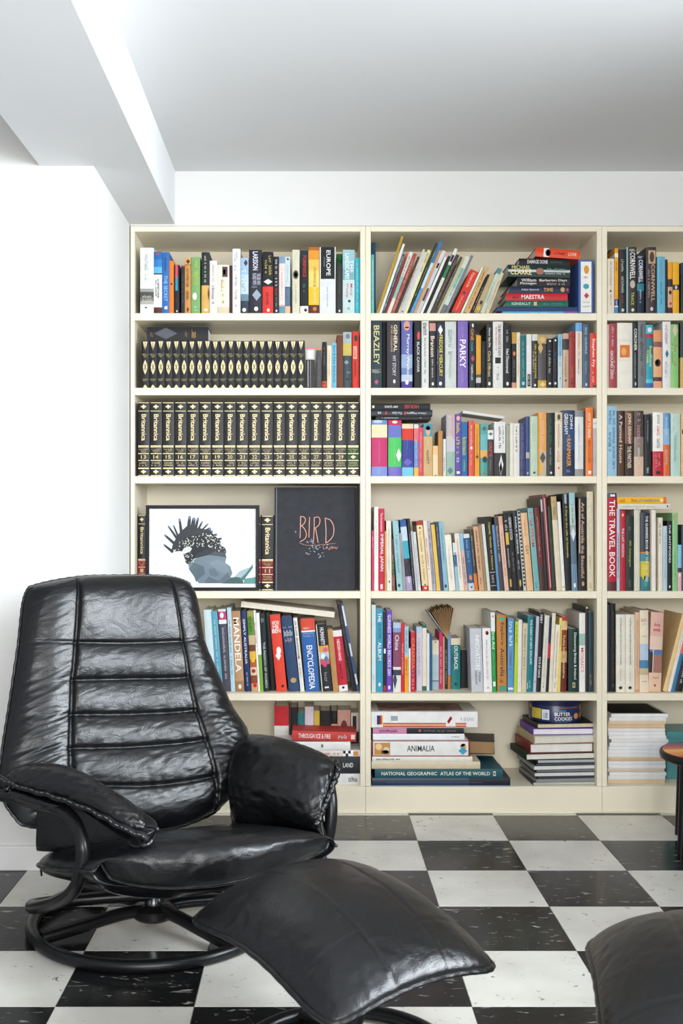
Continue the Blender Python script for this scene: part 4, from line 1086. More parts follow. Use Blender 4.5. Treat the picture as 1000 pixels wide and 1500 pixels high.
# ---- middle bay, top shelf: a slanted row, a pile, one upright
s = 'B1'
bk(s, 543.4, 547.8, 373, '5fb4b4', 'thin upright turquoise paperback against the side panel', '~,cfe8e8,.1,.9,.4')
bk(s, 543.6, 550, 350, '15181c:.02 1f5a80:.98', 'dark blue folder standing far back behind the turquoise paperback', back=.16, dep=.11)
SL = [  # bottom left, bottom right, top, lean, colours, description, print
 (550.5, 554.5, 346, 37, 'b8952a', 'thin mustard yellow book', ''),
 (554.7, 558.6, 357, 35, 'e6e4de', 'thin white book next to the mustard one', ''),
 (558.8, 562.4, 372, 31, '1f4a52', 'thin dark teal book with white lettering', '~,e8ecec,.04,.95,.5'),
 (562.6, 566, 371, 32, '8a1e24', 'thin dark red book', '#R,d04040,0,1,0,.06'),
 (566.2, 571.6, 369, 34, 'e0dcd0:.4 8ab4ac:.35 e6ddcc:.25', 'cream and sage book with grey title', '~,7a7a72,.05,.4,.5;~,d8e8e4,.45,.8,.4'),
 (571.8, 577.4, 371, 34, 'a8493c', 'brick red book with pale lettering', '~,e0b8a8,.1,.5,.45;~,e8c8b8,.65,.95,.4'),
 (577.6, 581.4, 376, 34, '4a2a2c:.5 3a3034:.5', 'thin dark brown-red book', ''),
 (581.6, 585, 365, 38, 'cfc4a8', 'thin beige book next to the dark brown-red one', '~,6a5a48,.3,.9,.4'),
 (585.2, 590.2, 369, 36, 'c9cbd6', 'pale lilac grey book', '#O,333,.3,.7,.95,.98'),
 (590.4, 595.6, 366, 36, 'e2d888:.25 e6e0b4:.75', 'pale yellow book with dark flecks', '~,a89a4a,.05,.35,.6'),
 (595.8, 599.6, 356, 42, '1e3428', 'thin blackish green book', '~,c8b84a,.35,.75,.4'),
 (599.8, 604.4, 353, 45, '3a78b0:.3 c4dcea:.35 5a9ad0:.35', 'blue and white striped thin book, highest of the slanted row', ''),
 (604.6, 608.6, 367, 39, 'd09a58', 'thin orange tan book', ''),
 (608.8, 614.6, 367, 39, 'd6d6da:.3 c8c8d2:.7', 'silver white book with dark red patch', '#R,222,.2,.8,.2,.28;#R,6a2a34,.2,.8,.6,.8'),
 (614.8, 619, 372, 38, 'ece8e2', 'thin white book with pink head', '#R,d8a0a0,0,1,0,.05'),
 (619.2, 623.8, 375, 37, '1f1a1c', 'thin black book among pale ones', ''),
 (624, 629, 364, 42, 'e4e2da:.25 2a7a4a:.2 d8e0d4:.55', 'white and green book', '#R,1c2a4a,.1,.9,.1,.2'),
 (629.2, 635, 373, 39, '4a3630', 'dark brown book in the slanted row', '~,a88a7a,.1,.8,.4'),
 (635.2, 639.4, 376, 39, '4a4a3e', 'thin olive black book', '~,b0b098,.2,.9,.4'),
 (639.6, 643.4, 378, 38, 'c2b690', 'thin khaki book', ''),
 (643.6, 650.6, 376, 39, 'd6dcc4:.2 9ac4b4:.35 c8d8cc:.3 6a7078:.15', 'mint and grey book', '~,6a8a82,.2,.7,.4'),
 (650.8, 655, 374, 39, '787a84', 'thin grey book beside the bright red one', ''),
 (660, 673.4, 396, 30, 'd8301f', 'bright red book in the slanted row', 'Prisoners in the,f0c0a0,.05,.4,.36;#D,3a2a6a,.2,.7,.5,.57;~,e8a080,.6,.95,.3'),
 (673.8, 678.6, 392, 31, 'e6e6da:.9 e6e6da:.1', 'thin white book with green edge', '#R,6a9a3a,.7,.95,0,1'),
 (679, 687.6, 391, 30, 'd6a870', 'tan book with dark specks', '~,6a4a2a,.1,.9,.35'),
 (688, 692.6, 402, 26, '1c1a18', 'thin black book beside the tan one', '~,b8a890,.3,.9,.4'),
 (693, 702, 401, 25, 'b8a67a:.75 a89468:.25', 'sandy brown book with yellow spot', '#O,e0b02a,.2,.85,.82,.94;#O,2a2a2a,.3,.8,.68,.78'),
 (702.4, 709.6, 393, 27, '4a8a8c:.12 c4d0c0:.88', 'pale green book with teal head', '~,8aa89a,.3,.8,.3'),
 (710, 715.6, 399, 23, 'd8c8a4', 'cream book last in the slanted row', '~,8a7a5a,.2,.9,.3'),
]
for (a, b, yt, ln, c, desc, sp) in SL:
    bk(s, a, b, yt, c, desc, sp, lean=ln, back=.02, dep=.17, hard=False)
z = SHELF[0]
def pile(sh, items, z, back=.03):
    for it in items:
        x0, x1, th, c, desc, sp = it[:6]; kw = it[6] if len(it) > 6 else {}
        d = BF + kw.get('back', back)
        h = th * d / FPX
        lie(sh, x0, x1, VY - (z + h - EYE) * FPX / d, 0, c, desc, sp, zb=z, **{'back': back, **kw})
        z += h
    return z
pile(s, [
 (735.6, 855, 4.8, '5fb0d4:.75 8a6ab0:.25', 'thin sky blue and purple book lowest in the pile', '~,e0eef4,.35,.55,.5', dict(hard=False, dep=.2)),
 (728, 849, 6.6, '27406e', 'large thin navy book in the pile', '', dict(dep=.22)),
 (740, 832, 9.2, '14604e', 'dark green book in the pile', 'KENEALLY,c8dcd0,.1,.4,.45;#R,d8b088,.2,.8,.45,.5;~,3aa088,.6,.92,.4'),
 (741, 831, 10.6, 'c8202c', 'red book with white capital lettering in the pile', 'MAESTRA,f6ecea,.25,.62,.6;~,7a1018,.1,.2,.4'),
 (745.5, 833.7, 10.4, '1a2742', 'navy book with gold lettering in the pile', 'Adam Spencer,cdd4de,.2,.5,.36;TIME,d8a85a,.57,.73,.5;#O,c89a6a,.15,.85,.85,.92;#O,d83a7a,.3,.7,.95,.98'),
 (757, 834.6, 12.8, '241f1e', 'brown-black book with white lettering in the pile', 'William,e8e4de,.08,.36,.34,.7;Finnegan,e8e4de,.06,.36,.34,.3;Barbarian Days,e8e4de,.42,.94,.36,.64;~,c8b8a0,.5,.9,.25,.25'),
 (743.7, 834.6, 17.6, '12302a', 'thick dark green book with yellow lettering in the pile', 'MICHAEL,e8d890,.06,.36,.32,.78;CLARKE,f2e6a8,.04,.38,.42,.38;#R,c8ccca,.4,.6,0,1;#O,a8705a,.2,.75,.45,.58;~,8aa8a0,.63,.92,.24,.65;~,e0e8e4,.6,.92,.12,.3', dict(tilt=1)),
 (760, 834.6, 9.2, '141518', 'black book with white lettering, second from top of the pile', 'DAMAGE DONE,e4e4e4,.16,.56,.6;~,4a6a60,.6,.85,.3', dict(tilt=1)),
 (784, 849, 13, 'e24a24', 'orange-red book on top of the pile', '#R,f2ece8,.0,1,.18,.3;#O,2a1a1a,.1,.9,.22,.34;#O,e24a24,.2,.8,.24,.32;~,6a1a0a,.42,.68,.3;LOVE,f6dcd4,.74,.92,.36', dict(tilt=4)),
], z)
bk(s, 847, 868.8, 381, '3e62a8', 'blue-edged white picture book standing at the end of its row', '#R,f0eee6,.14,.86,.03,.97;#O,e09a3a,.35,.7,.1,.26;~,aaa,.3,.34,.4;#O,3aa0b4,.3,.7,.44,.54;#D,c03a34,.35,.7,.6,.72;=~,bbb,.76,.8,.5;=~,bbb,.84,.88,.5', back=.02, dep=.2)

# ---- middle bay, second shelf
s = 'B2'
bk(s, 543.2, 559.3, 470, '17343c', 'deep teal hardback with large pale gold capitals', 'BEAZLEY,d8c88c,.07,.65,.52;~,c8c8b8,.72,.78,.8;#D,c04a78,.3,.7,.87,.95;~,c8d0d0,.4,.44,.0')
bk(s, 559.6, 566.2, 472, '0f0f11', 'plain black book between the deep teal and the purple-grey hardbacks', back=.05)
bk(s, 566.5, 585.4, 470, '38333c', 'purple-grey hardback with cream and white lettering', 'GENERAL,f0e4c4,.06,.46,.28,.66;PETER COSGROVE,c8a078,.07,.46,.14,.36;MY STORY,c8ccd2,.52,.82,.26,.56;#O,f0f0f0,.48,.66,.87,.93')
bk(s, 587.7, 603.8, 470, '5a62a8:.5 9ab0d0:.2 6a84b8:.1 b8c8dc:.1 4a3a8a:.1', 'violet-blue hardback with smiling portrait at its head', '#O,d89a84,.2,.78,0,.15;#O,e8e4e0,.3,.7,.09,.11;Murray Walker,f2e8dc,.2,.84,.34,.58;#O,e8ecf2,.35,.65,.88,.95')
bk(s, 606.5, 617, 472, '181a1d', 'black hardback with red flash and small white lettering', '#O,d84a4a,.4,.8,.14,.27;BLACK CAVIAR,dcdcdc,.3,.76,.36,.55', hard=True)
bk(s, 617.3, 627.7, 470, 'dfe1dc', 'off-white hardback with fine grey lettering between black spines', '~,555,.03,.22,.6;~,777,.25,.8,.3;~,888,.86,.92,.3', hard=True)
bk(s, 628.6, 638, 473.5, 'c89484:.12 1d1a1e:.88', 'black paperback with pink portrait head and cream lettering', 'Branson,f2e2c8,.2,.52,.6;~,d8d0cc,.55,.86,.3;#O,eee,.35,.7,.91,.96')
bk(s, 639, 650.6, 473.5, '1f2440', 'midnight blue hardback with yellow lettering', '#D,f2f2ea,.2,.8,.03,.18;FREDDIE MERCURY,e8d83a,.18,.82,.42,.56;~,8a8aa8,.4,.64,.2,.2;#O,eee,.3,.7,.9,.96', hard=True)
bk(s, 651.6, 668, 471, 'ccd2cc', 'pale grey-green hardback with faint lettering', '~,a8b4ac,.12,.5,.4;~,b4bcb4,.5,.85,.3')
bk(s, 670, 685, 470, '7d62b4', 'lilac purple hardback with bold white capitals', 'PARKY,f6f0ee,.28,.7,.6;~,c8b8e0,.08,.25,.1;~,c8b8e0,.75,.92,.1')
bk(s, 687, 695.7, 472, '141c28', 'navy-black paperback with orange and blue lettering', '#O,eee,.45,.75,.02,.08;ONE,e08a2a,.1,.28,.5;~,4aa0c8,.3,.44,.4;#D,c83a5a,.3,.9,.5,.6;~,e8ecee,.64,.88,.4')
bk(s, 697, 704.2, 491.5, 'e0a030:.74 55504a:.06 c8c4bc:.1 222:.1', 'short orange paperback with picture foot')
bk(s, 705, 711.2, 500, '121214', 'short plain black paperback', '~,444,.1,.6,.5')
bk(s, 712, 720.8, 475, '23201f', 'black hardback with gold and white script lettering', 'Never Say Die,e8e4dc,.06,.36,.42;Chris OBrien,d8c078,.42,.82,.46;#O,f0f0f0,.3,.7,.9,.96', hard=True)
bk(s, 721.6, 736.4, 471, 'e2e0db', 'white hardback with black lettering and small photograph', 'THE MAN WHO,333,.05,.26,.32,.64;OWNS THE NEWS,333,.26,.52,.32,.64;~,c85a5a,.08,.46,.16,.34;#R,222,.22,.78,.54,.63;~,999,.68,.88,.28')
bk(s, 737.4, 748.2, 476, '191c20', 'black hardback with white and grey lettering beside the white one', '~,a8b0b4,.08,.34,.34;Ned Discovered,e4e6e8,.38,.76,.4;#O,f0f0f0,.35,.68,.9,.96', hard=True)
bk(s, 749.5, 756, 487, 'c89a3a:.2 1c1a18:.7 d89a7a:.1', 'slim black paperback with golden head', '#O,e07a4a,.2,.8,.34,.42;~,777,.5,.8,.4')
bk(s, 756.2, 761.4, 487, 'e6dcc4', 'slim cream paperback left of the teal one', '~,b8a890,.1,.8,.3')
bk(s, 761.7, 770.4, 491, '1f6a70', 'dark teal paperback with pale lettering', '~,8ac0c0,.1,.8,.3;#R,bcd,.3,.7,.88,.94')
bk(s, 770.7, 778.2, 489.7, 'e4e2de', 'slim white paperback with black label low down', '#R,222,.2,.8,.74,.97;~,ddd,.76,.95,.3')
bk(s, 778.8, 787.2, 489.7, 'd8d4cc:.12 1d1e22:.88', 'black paperback with white head and yellow lettering', 'GIRL IN THE WINDOWS,e0c83a,.18,.82,.34,.6;~,c8c8c8,.3,.7,.24,.25;#O,eee,.35,.7,.92,.97')
bk(s, 787.4, 800, 492, 'c0a05a:.15 4a4444:.7 c8a03a:.15', 'dark grey hardback with golden patterned head and foot', '#D,d8b878,.1,.95,.02,.14;#D,c8a868,0,.6,.12,.35;#D,e8d090,.2,.9,.88,.98', hard=True)
bk(s, 801, 808.6, 496, '17181b', 'black paperback with grey title, first of a black pair', '~,c8c8c8,.24,.7,.42;#O,eee,.35,.75,.03,.07;#O,eee,.3,.75,.88,.93')
bk(s, 809.4, 816.4, 495, '16181e', 'black paperback with blue title, second of a black pair', '~,3a6a9a,.25,.5,.4;~,a83a3a,.5,.65,.3;#O,eee,.35,.75,.03,.07;#O,eee,.3,.75,.88,.93')
bk(s, 816.8, 823.4, 489.7, '8ab8d4:.4 c0d4da:.6', 'slim pale blue paperback with lighter foot', '~,5a8aa8,.1,.6,.3;#O,333,.4,.6,.8,.83')
bk(s, 823.8, 832.6, 488.5, 'c8a890:.1 3a3434:.2 c8a88a:.7', 'sandy paperback with dark cloudy picture near its head', '~,8a6a5a,.4,.8,.25;#O,4a2a2a,.35,.65,.84,.88')
bk(s, 833, 842.2, 485.6, '9a2a24', 'dark red clothbound book with faded gold print', '~,c87a5a,.6,.85,.35;#R,7a1c18,0,1,.08,.1;#R,7a1c18,0,1,.9,.92', hard=True)
bk(s, 842.7, 852.2, 473, '6fa8d8:.13 e2d4c4:.6 e8ddd0:.27', 'cream paperback with sky blue head', '~,c87a5a,.16,.5,.3;~,8a8a8a,.55,.78,.3')
bk(s, 853, 863, 474.8, '3f5a70', 'slate blue hardback with pale lettering', '~,c2ced6,.05,.5,.36;~,9ab0bc,.58,.78,.3;#O,ddd,.4,.65,.92,.97', hard=True)
bk(s, 863.4, 873.6, 488, 'd83c26', 'coral red paperback with white script lettering', 'Stephen Fry,f8ece6,.1,.62,.5;~,f0c8b8,.7,.9,.36;#R,3a5a3a,.4,.95,.94,.98')

# ---- middle bay, third shelf
s = 'B3'
bk(s, 544, 567, 615.5, '6a86c4:.08 ece0b8:.23 c8246a:.52 7a8ed0:.17', 'very thick hardback banded blue, cream, magenta and blue', '~,f0a0c0,.38,.8,.06;~,d8d8f0,.85,.96,.06;#O,b8d0e8,.1,.7,0,.05', dep=.15)
bk(s, 568.3, 587.8, 615.5, 'd02448:.09 6a74c0:.22 42c45a:.52 6a62b4:.17', 'thick hardback banded red, blue, green and violet', '~,c0f0c8,.36,.8,.06;#O,e8e4e0,.3,.7,.01,.06;#D,f0f0e0,.6,1,.5,.75', dep=.15)
bk(s, 588.5, 605.2, 621, 'e8d0a8:.09 d83a24:.22 2a3a90:.42 2f3f9c:.1 7ac8e4:.17', 'thick hardback banded cream, scarlet, indigo and aqua', '~,8a9ae0,.32,.5,.06;#D,6a5ac0,.1,.9,.66,.8', dep=.15)
bk(s, 606, 612.8, 621.4, 'd8d8d8:.08 e0707a:.25 6a8ac8:.5 e8b84a:.17', 'slim paperback banded pink, blue and yellow', '~,e8eef4,.3,.8,.3')
bk(s, 612.8, 619.8, 626, 'd84858', 'slim rose red paperback', '~,f0a8a8,.1,.9,.4')
bk(s, 620, 633.2, 621, '4a9aac:.24 cfae78:.76', 'gold paperback with portrait on a teal head', '#O,d8a890,.25,.75,.05,.23;#O,2a1c18,.22,.78,.03,.12;~,6a4a1a,.5,.78,.35;~,e8d8b0,.3,.48,.3')
bk(s, 633.6, 641.4, 653, 'eec088:.3 f0d4a8:.7', 'short peach cream paperback', '#R,3a2a1a,.3,.7,.96,.99')
bk(s, 641.6, 648.2, 631, 'b8864a', 'plain slim tan paperback', '')
bk(s, 648.8, 653, 643, 'dcdcd6', 'short thin white paperback', '~,777,.5,.9,.4')
bk(s, 653.4, 666, 607, 'b8b0b8:.35 c8c4cc:.25 9ab8a8:.4', 'lilac and sage hardback with pink streak', 'ROWLING,d8c8a8,.03,.45,.4,.4;#R,d89aa8,.75,.95,0,.4;#D,5a8a7a,.1,.8,.85,.97')
bk(s, 666.2, 675.4, 606.5, '5a4a9a', 'purple paperback with yellow and white lettering', '#O,e8a8a0,.2,.8,.03,.11;~,e8d84a,.14,.5,.6;~,e8c83a,.52,.64,.6;~,e8e4f4,.66,.86,.5;#R,eee,.25,.75,.92,.96')
bk(s, 675.6, 684.4, 618, '2a6aa8', 'blue paperback with yellow and green lettering', '~,dcd84a,.22,.62,.7;~,8ac86a,.66,.95,.4')
bk(s, 685.9, 694.4, 616.4, 'dc4a34', 'tomato red paperback with white lettering', '~,f8d8cc,.08,.45,.34;#O,f0e8e4,.3,.7,.46,.52;~,f4c0b0,.58,.8,.3')
bk(s, 695, 702.2, 621, 'e8a02c', 'amber yellow paperback', '~,c87a14,.1,.6,.4;#O,6a3a10,.2,.8,.6,.66')
bk(s, 703, 713.8, 621, '5aa8a8:.2 6ab4b8:.3 e0a858:.15 3a9a94:.35', 'teal paperback with orange and dark figures', '#O,1a3a40,.3,.95,.62,.74;#O,e8a86a,.1,.7,.54,.62;#D,2a6a6a,.2,.9,.04,.14;#O,c84a2a,.3,.7,.93,.97')
bk(s, 714, 722.6, 630, 'e0e4e4:.2 3a3434:.8', 'dark grey paperback with white head and red title', 'CRIME,c83a34,.26,.58,.5;~,888,.64,.9,.3;#D,667,.1,.9,.05,.12')
bk(s, 723.5, 740.2, 618, 'e6e4e0:.57 2a2a2a:.43', 'white hardback with black sketched foot', '~,555,.05,.5,.24;#D,e6e4e0,.4,.8,.6,.98;#D,d8d4d0,.45,.7,.72,1;~,999,.08,.4,.16,.8')
bk(s, 741, 746.2, 622, '9aa08e', 'slim grey-green paperback', '')
bk(s, 746.4, 751.8, 620, 'e8e2cc', 'slim ivory paperback next to the grey-green one', '')
bk(s, 752, 760.6, 620, 'e6e2dc', 'white paperback with small black lettering between ivory and navy', '~,444,.06,.55,.32', )
bk(s, 761, 769.8, 620, '2b3566', 'dark navy paperback with muted lettering', '~,6a78a8,.08,.7,.4;#R,1c2448,0,1,.88,.9')
bk(s, 770, 775.2, 610, '2c3f78:.6 b8b0b0:.1 3a4a80:.3', 'slim navy paperback with pale picture band', '#O,ddd,.3,.7,.93,.97')
bk(s, 775.6, 787.4, 609.6, 'c2d2b8', 'pale mint hardback with white lettering', 'GILEAD,a8bca0,.12,.42,.4;#R,8aa084,.05,.1,0,1;#O,3a4a3a,.4,.7,.92,.96', hard=True)
bk(s, 787.8, 800, 604, 'e8a45a:.6 c8b8a8:.4', 'apricot hardback with grey landscape foot', '#R,e8a020,0,.2,0,1;~,f8dcb8,.1,.5,.3,.6;#D,5a5248,.2,.9,.62,.8;#D,e8b83a,.2,.6,.75,.97', hard=True)
bk(s, 800.4, 811.8, 604.7, '16201e', 'blackish hardback with faint green lettering', '~,2a6a4a,.08,.5,.4;~,9aa,.55,.85,.25;#D,eee,.4,.7,.92,.97', hard=True)
bk(s, 812.5, 823.4, 604, 'd8c4a8:.14 e6d8c0:.86', 'cream paperback with a small head portrait at its top', '#O,4a3a2c,.3,.7,.03,.12;~,d8a890,.18,.55,.35;~,e0a08a,.6,.78,.4;#O,c84a3a,.4,.6,.85,.89')
bk(s, 823.8, 841.4, 601, '1e3658:.25 2a4a74:.35 1a2c4c:.4', 'thick navy hardback with white and orange lettering', 'JOHN,eef2f6,.06,.28,.3,.68;GRISHAM,eef2f6,.05,.36,.3,.28;THE,e8a84a,.37,.41,.16,.5;RAINMAKER,f0a03a,.43,.85,.34,.5;~,8aa8c0,.9,.94,.4')
bk(s, 841.6, 854, 601, '8a8a88:.1 e4e4e2:.79 9a9a98:.11', 'white hardback with grey head and foot', '~,c8ccc8,.2,.75,.25', hard=True)
bk(s, 854.2, 857, 602, '26262a', 'thin dark paperback beside the orange one', '')
bk(s, 857.2, 868, 597, 'ec7a1e', 'bright orange paperback with white lettering', 'HOW TO DRIVE,fbeade,.08,.44,.36;BEN COLLINS,a84a0a,.48,.8,.36;#R,f4e8e0,.35,.75,.92,.97')
bk(s, 868.4, 873.8, 613, 'e0e2e4:.17 b8b4bc:.83', 'pale lilac paperback with white head at the row end', '=~,555,.06,.1,.7', back=.004)
zt3 = EYE + (VY - 615.2) * (BF + .012) / FPX
pile(s, [(551, 631, 5.2, '1c1c1e', 'thin black paperback lying under two others on the banded hardbacks', '~,ccc,.1,.2,.4;~,ccc,.6,.9,.4', dict(flip=True, hard=False, dep=.13)),
         (544, 633, 9.5, '1a222c', 'blue-black paperback lying in the middle of three on the banded hardbacks', 'Chloe Higgins,c8d0d4,.1,.42,.4;#D,c83a3a,.2,.8,.42,.47;The Girls,c8d0d4,.5,.66,.4;#D,c83a3a,.2,.8,.74,.78;~,eee,.84,.94,.4', dict(flip=True, hard=False, dep=.14)),
         (544, 630, 9.5, '17181a', 'black paperback with red capitals lying uppermost on the banded hardbacks', 'HOUSE,c8303a,.2,.44,.6;AMY QUICK,e8e8e8,.55,.78,.4;#O,f0f0f0,.3,.75,.95,.99', dict(flip=True, hard=False, dep=.14))], zt3 + .0006, back=.014)
lie(s, 677, 738, 609, 613, 'e6e2de', 'white booklet lying slanted on the blue and red paperbacks', tilt=8, back=.05, dep=.12, hard=False, name='booklet')

# ---- middle bay, fourth shelf
s = 'B4'; k = .028
F4 = [
 (544, 547.6, 777, 0, 'c83a68', 'thin raspberry pink paperback', '~,f0a8c0,.1,.3,.5'),
 (547.8, 554, 742.4, 0, 'f0efec', 'tall white book beside the red one', '~,c8ccd4,.1,.6,.3'),
 (554.3, 563, 745, 0, 'c8203a', 'red hardback with white vertical lettering', 'The Inconvenient,f0d0d4,.05,.28,.4;IMPERIAL JAPAN,f8eef0,.31,.76,.62;#R,f0d8dc,.3,.7,.92,.98'),
 (563.3, 566, 778, 0, 'd89a5a', 'thin orange paperback behind the red hardback', ''),
 (566.4, 573.7, 762.7, -1, 'ece6d6', 'ivory paperback third shelf-width from the red hardback', '#O,333,.4,.65,.85,.89;~,ccc4b0,.1,.7,.3'),
 (574.2, 578.7, 790, -2, '4a3230:.4 2a4a2c:.3 8a5a4a:.3', 'thin dark patterned paperback', '~,c8a08a,.3,.9,.5'),
 (581.4, 590, 762.7, -7, '9ac6cc', 'pale aqua hardback with dark dot at the foot', '~,6a98a0,.2,.75,.4;#O,1c2c34,.2,.6,.9,.95'),
 (590.2, 594.8, 781, -6, '9a9a9c', 'thin mottled grey paperback', '~,c85a6a,.3,.6,.5'),
 (595.2, 604.2, 761, -10, '3a5aa0:.1 c8d8e8:.2 3aa8c0:.25 26283a:.25 a89ac0:.2', 'blue to violet art paperback', '#O,1a1c28,.2,.7,.6,.7;#O,d0c0d8,.3,.8,.8,.9'),
 (604.4, 608.6, 759.5, -8.5, '1c1c1e', 'thin black paperback left of two slim grey ones', '~,aaa,.2,.9,.3'),
 (609, 612.4, 777.5, -8, 'c0c0c4', 'slim silver grey paperback', ''),
 (612.6, 616.6, 779, -8, 'd6d6da', 'slim pale grey paperback', '~,888,.2,.9,.3'),
 (618.6, 627.6, 763, -9.5, 'b03428:.06 ecd2a0:.87 c8402c:.07', 'wheat coloured hardback with red head and foot', '~,8a8a3a,.15,.88,.3;#D,2a2a2a,.35,.65,.08,.12;#D,2a2a2a,.35,.65,.9,.93;#R,f0e0d0,.35,.7,.95,.98'),
 (628, 633.6, 762, -9, 'ecdcc8', 'slim cream paperback with red lettering', '~,c85a4a,.25,.7,.5'),
 (634, 639, 764, -9.5, 'a8a8b8', 'slim lavender grey paperback', '~,667,.1,.9,.5'),
 (639.4, 645, 766, -9, 'e6c054', 'slim yellow paperback', '#R,2a2a2a,0,1,0,.02'),
 (645.2, 649.8, 767, -8, '3a4468', 'slim navy paperback', '~,c8a84a,.05,.35,.4'),
 (650, 656.8, 764, -8, '8fbccc', 'sky blue hardback with dark dot at the foot', '~,5a8aa0,.1,.6,.4;#O,1c2c34,.2,.7,.91,.96'),
 (657.4, 667.2, 783, -7, 'efe8d6', 'short thick ivory paperback', '~,d8ccb0,.2,.8,.25'),
 (667.6, 672.8, 795, -5, 'd8e2e4:.25 4a7aa8:.25 9abcd0:.5', 'short blue and white paperback', '~,2a4a78,.2,.5,.7'),
 (673, 680, 781, -8, 'eadfd0', 'slim cream paperback right of the short blue one', '~,c8a890,.1,.8,.4'),
 (680.3, 685.5, 781, -8, '8abcd4:.3 d8b0a0:.7', 'slim paperback, blue above and pink below', '~,8a6a6a,.4,.9,.4'),
 (686, 695, 782, -8, 'd8dad8:.07 2a5a8a:.8 c0ccd4:.13', 'mid blue paperback with white foot and orange badge', '~,8ab0cc,.1,.5,.4;#O,d88a4a,.3,.75,.72,.82;#D,334,.35,.7,.92,.96'),
 (695.2, 700.2, 775.7, -8, '34302c:.72 d8742a:.28', 'slim black paperback with orange foot', '~,a8a090,.1,.6,.5'),
 (701.5, 709.4, 771, -9, 'cfa47c', 'light brown hardback with dark red lettering', '~,8a3a2a,.06,.7,.4;~,333,.8,.9,.3'),
 (709.6, 713.8, 769, -9, '9a8460', 'slim khaki brown paperback', ''),
 (714, 718.3, 767.5, -9, 'd8dcd6', 'slim greyish white paperback beside the yellow-lettered black one', ''),
 (718.6, 728, 756.7, -9, '17181a', 'black hardback with yellow lettering and white lined foot', 'Family Guide to Nature,d8c03a,.08,.72,.36,.55;#R,d8d8d8,.05,.95,.75,.756;#R,d8d8d8,.05,.95,.93,.936;~,bbb,.79,.9,.4'),
 (728.2, 732, 769, -8, '5a8ec0', 'thin cornflower blue paperback', ''),
 (732.2, 738.6, 757.6, -9, '3a3a3e', 'charcoal paperback with white lettering', '~,c8c8cc,.1,.6,.4'),
 (739, 745.3, 756, -10, 'e0a890:.12 e4b8a4:.88', 'salmon pink paperback', '~,c87a68,.2,.8,.3'),
 (745.5, 751.8, 753, -9, '1d1d1f', 'black paperback with yellow label', '#R,d8b83a,.15,.85,.24,.4;~,ccc,.05,.22,.6;~,ccc,.45,.7,.4;#R,c8a83a,.3,.7,.85,.95'),
 (752, 758.8, 752, -10, '1b1c1e', 'black paperback with white headline and emblem', 'GERMAN STATION,d4d8d4,.05,.34,.6;~,888,.5,.75,.3'),
 (759, 766.2, 747.7, -9, '191b20', 'black hardback with spaced white capitals', 'FAMILY BUSINESS,d8d8d8,.08,.54,.34;~,c8c8c8,.62,.76,.3;#O,c8b03a,.3,.7,.86,.95'),
 (766.5, 770.8, 748.6, -9.5, 'c8c8c4', 'thin comb-bound book with dotted black and white spine', ';'.join('#R,18181a,.2,.9,%.3f,%.3f' % (.01 + q * .0475, .035 + q * .0475) for q in range(20))),
 (771.6, 781, 751, -9.5, 'e4b888', 'pale orange hardback', 'CAY,8a6a5a,.42,.54,.5;~,c89a6a,.1,.3,.25'),
 (782.2, 790.4, 744, -10, '7ab0b2', 'dusty turquoise hardback with coral lettering', '~,d8604c,.05,.22,.6;STEAM,d84a3c,.24,.47,.5;~,5a8a8c,.9,.97,.5'),
 (790.6, 798.4, 743, -9, '6a2220:.7 4a2a22:.3', 'dark red hardback with pale lettering', '~,c89a8a,.1,.6,.3;#O,2a3a5a,.3,.8,.7,.76'),
 (798.6, 803, 729, -9, '1a1a1c', 'thin black book beside the glossy maroon one', '#R,c8c8c4,.3,.8,.02,.15'),
 (803.4, 809.4, 724, -10, '7a1226', 'glossy maroon book with rounded head', '#R,d8c0bc,.4,.6,.04,.97'),
 (809.6, 814, 742, -8, '26402e', 'thin bottle green book', ''),
 (814.8, 822.8, 727, -8.5, 'b89e70:.25 e0d4b8:.75', 'ivory book with brown upper part', '~,8a7450,.05,.2,.5'),
 (823, 827.8, 735, -7.5, 'ecebe4', 'thin white book left of the yellow-titled black one', '#R,e0c080,.1,.9,.95,.97'),
 (828, 836.6, 723.4, -5, '16181c', 'tall black book with yellow title', 'A Day in the Life of Australia,d8cc3a,.12,.66,.36,.55;#R,9aa8b0,.3,.7,0,.1'),
 (837.4, 845.8, 721.6, -4.5, '9ac4cc:.11 a8c0c0:.02 b8ccc8:.2 9aa8ac:.1 5a7080:.3 6a88a0:.27', 'tall book with pale blue head and misty blue foot', '~,444,.12,.32,.3;#D,d8e0e4,.1,.9,.35,.5;#O,eee,.3,.7,.92,.97'),
 (846.4, 859.2, 728, 0, '1d1b1e', 'wide black hardback with bronze script lettering', 'Art of Australia the Beautiful,c8a888,.06,.86,.36,.52;#R,c8a89a,.08,.22,.02,.6;#O,c89a6a,.4,.7,.9,.95'),
 (859.8, 869.2, 720, -1, 'd9cdb2', 'tall beige hardback at the row end', '~,f2ead8,.04,.45,.4;~,b0a488,.65,.78,.25;#R,c8bc9c,.25,.75,.92,.98'),
]
for (a, b, yt, ln, c, desc, sp) in F4:
    bk(s, a, b, yt, c, desc, sp, lean=ln, back=k)

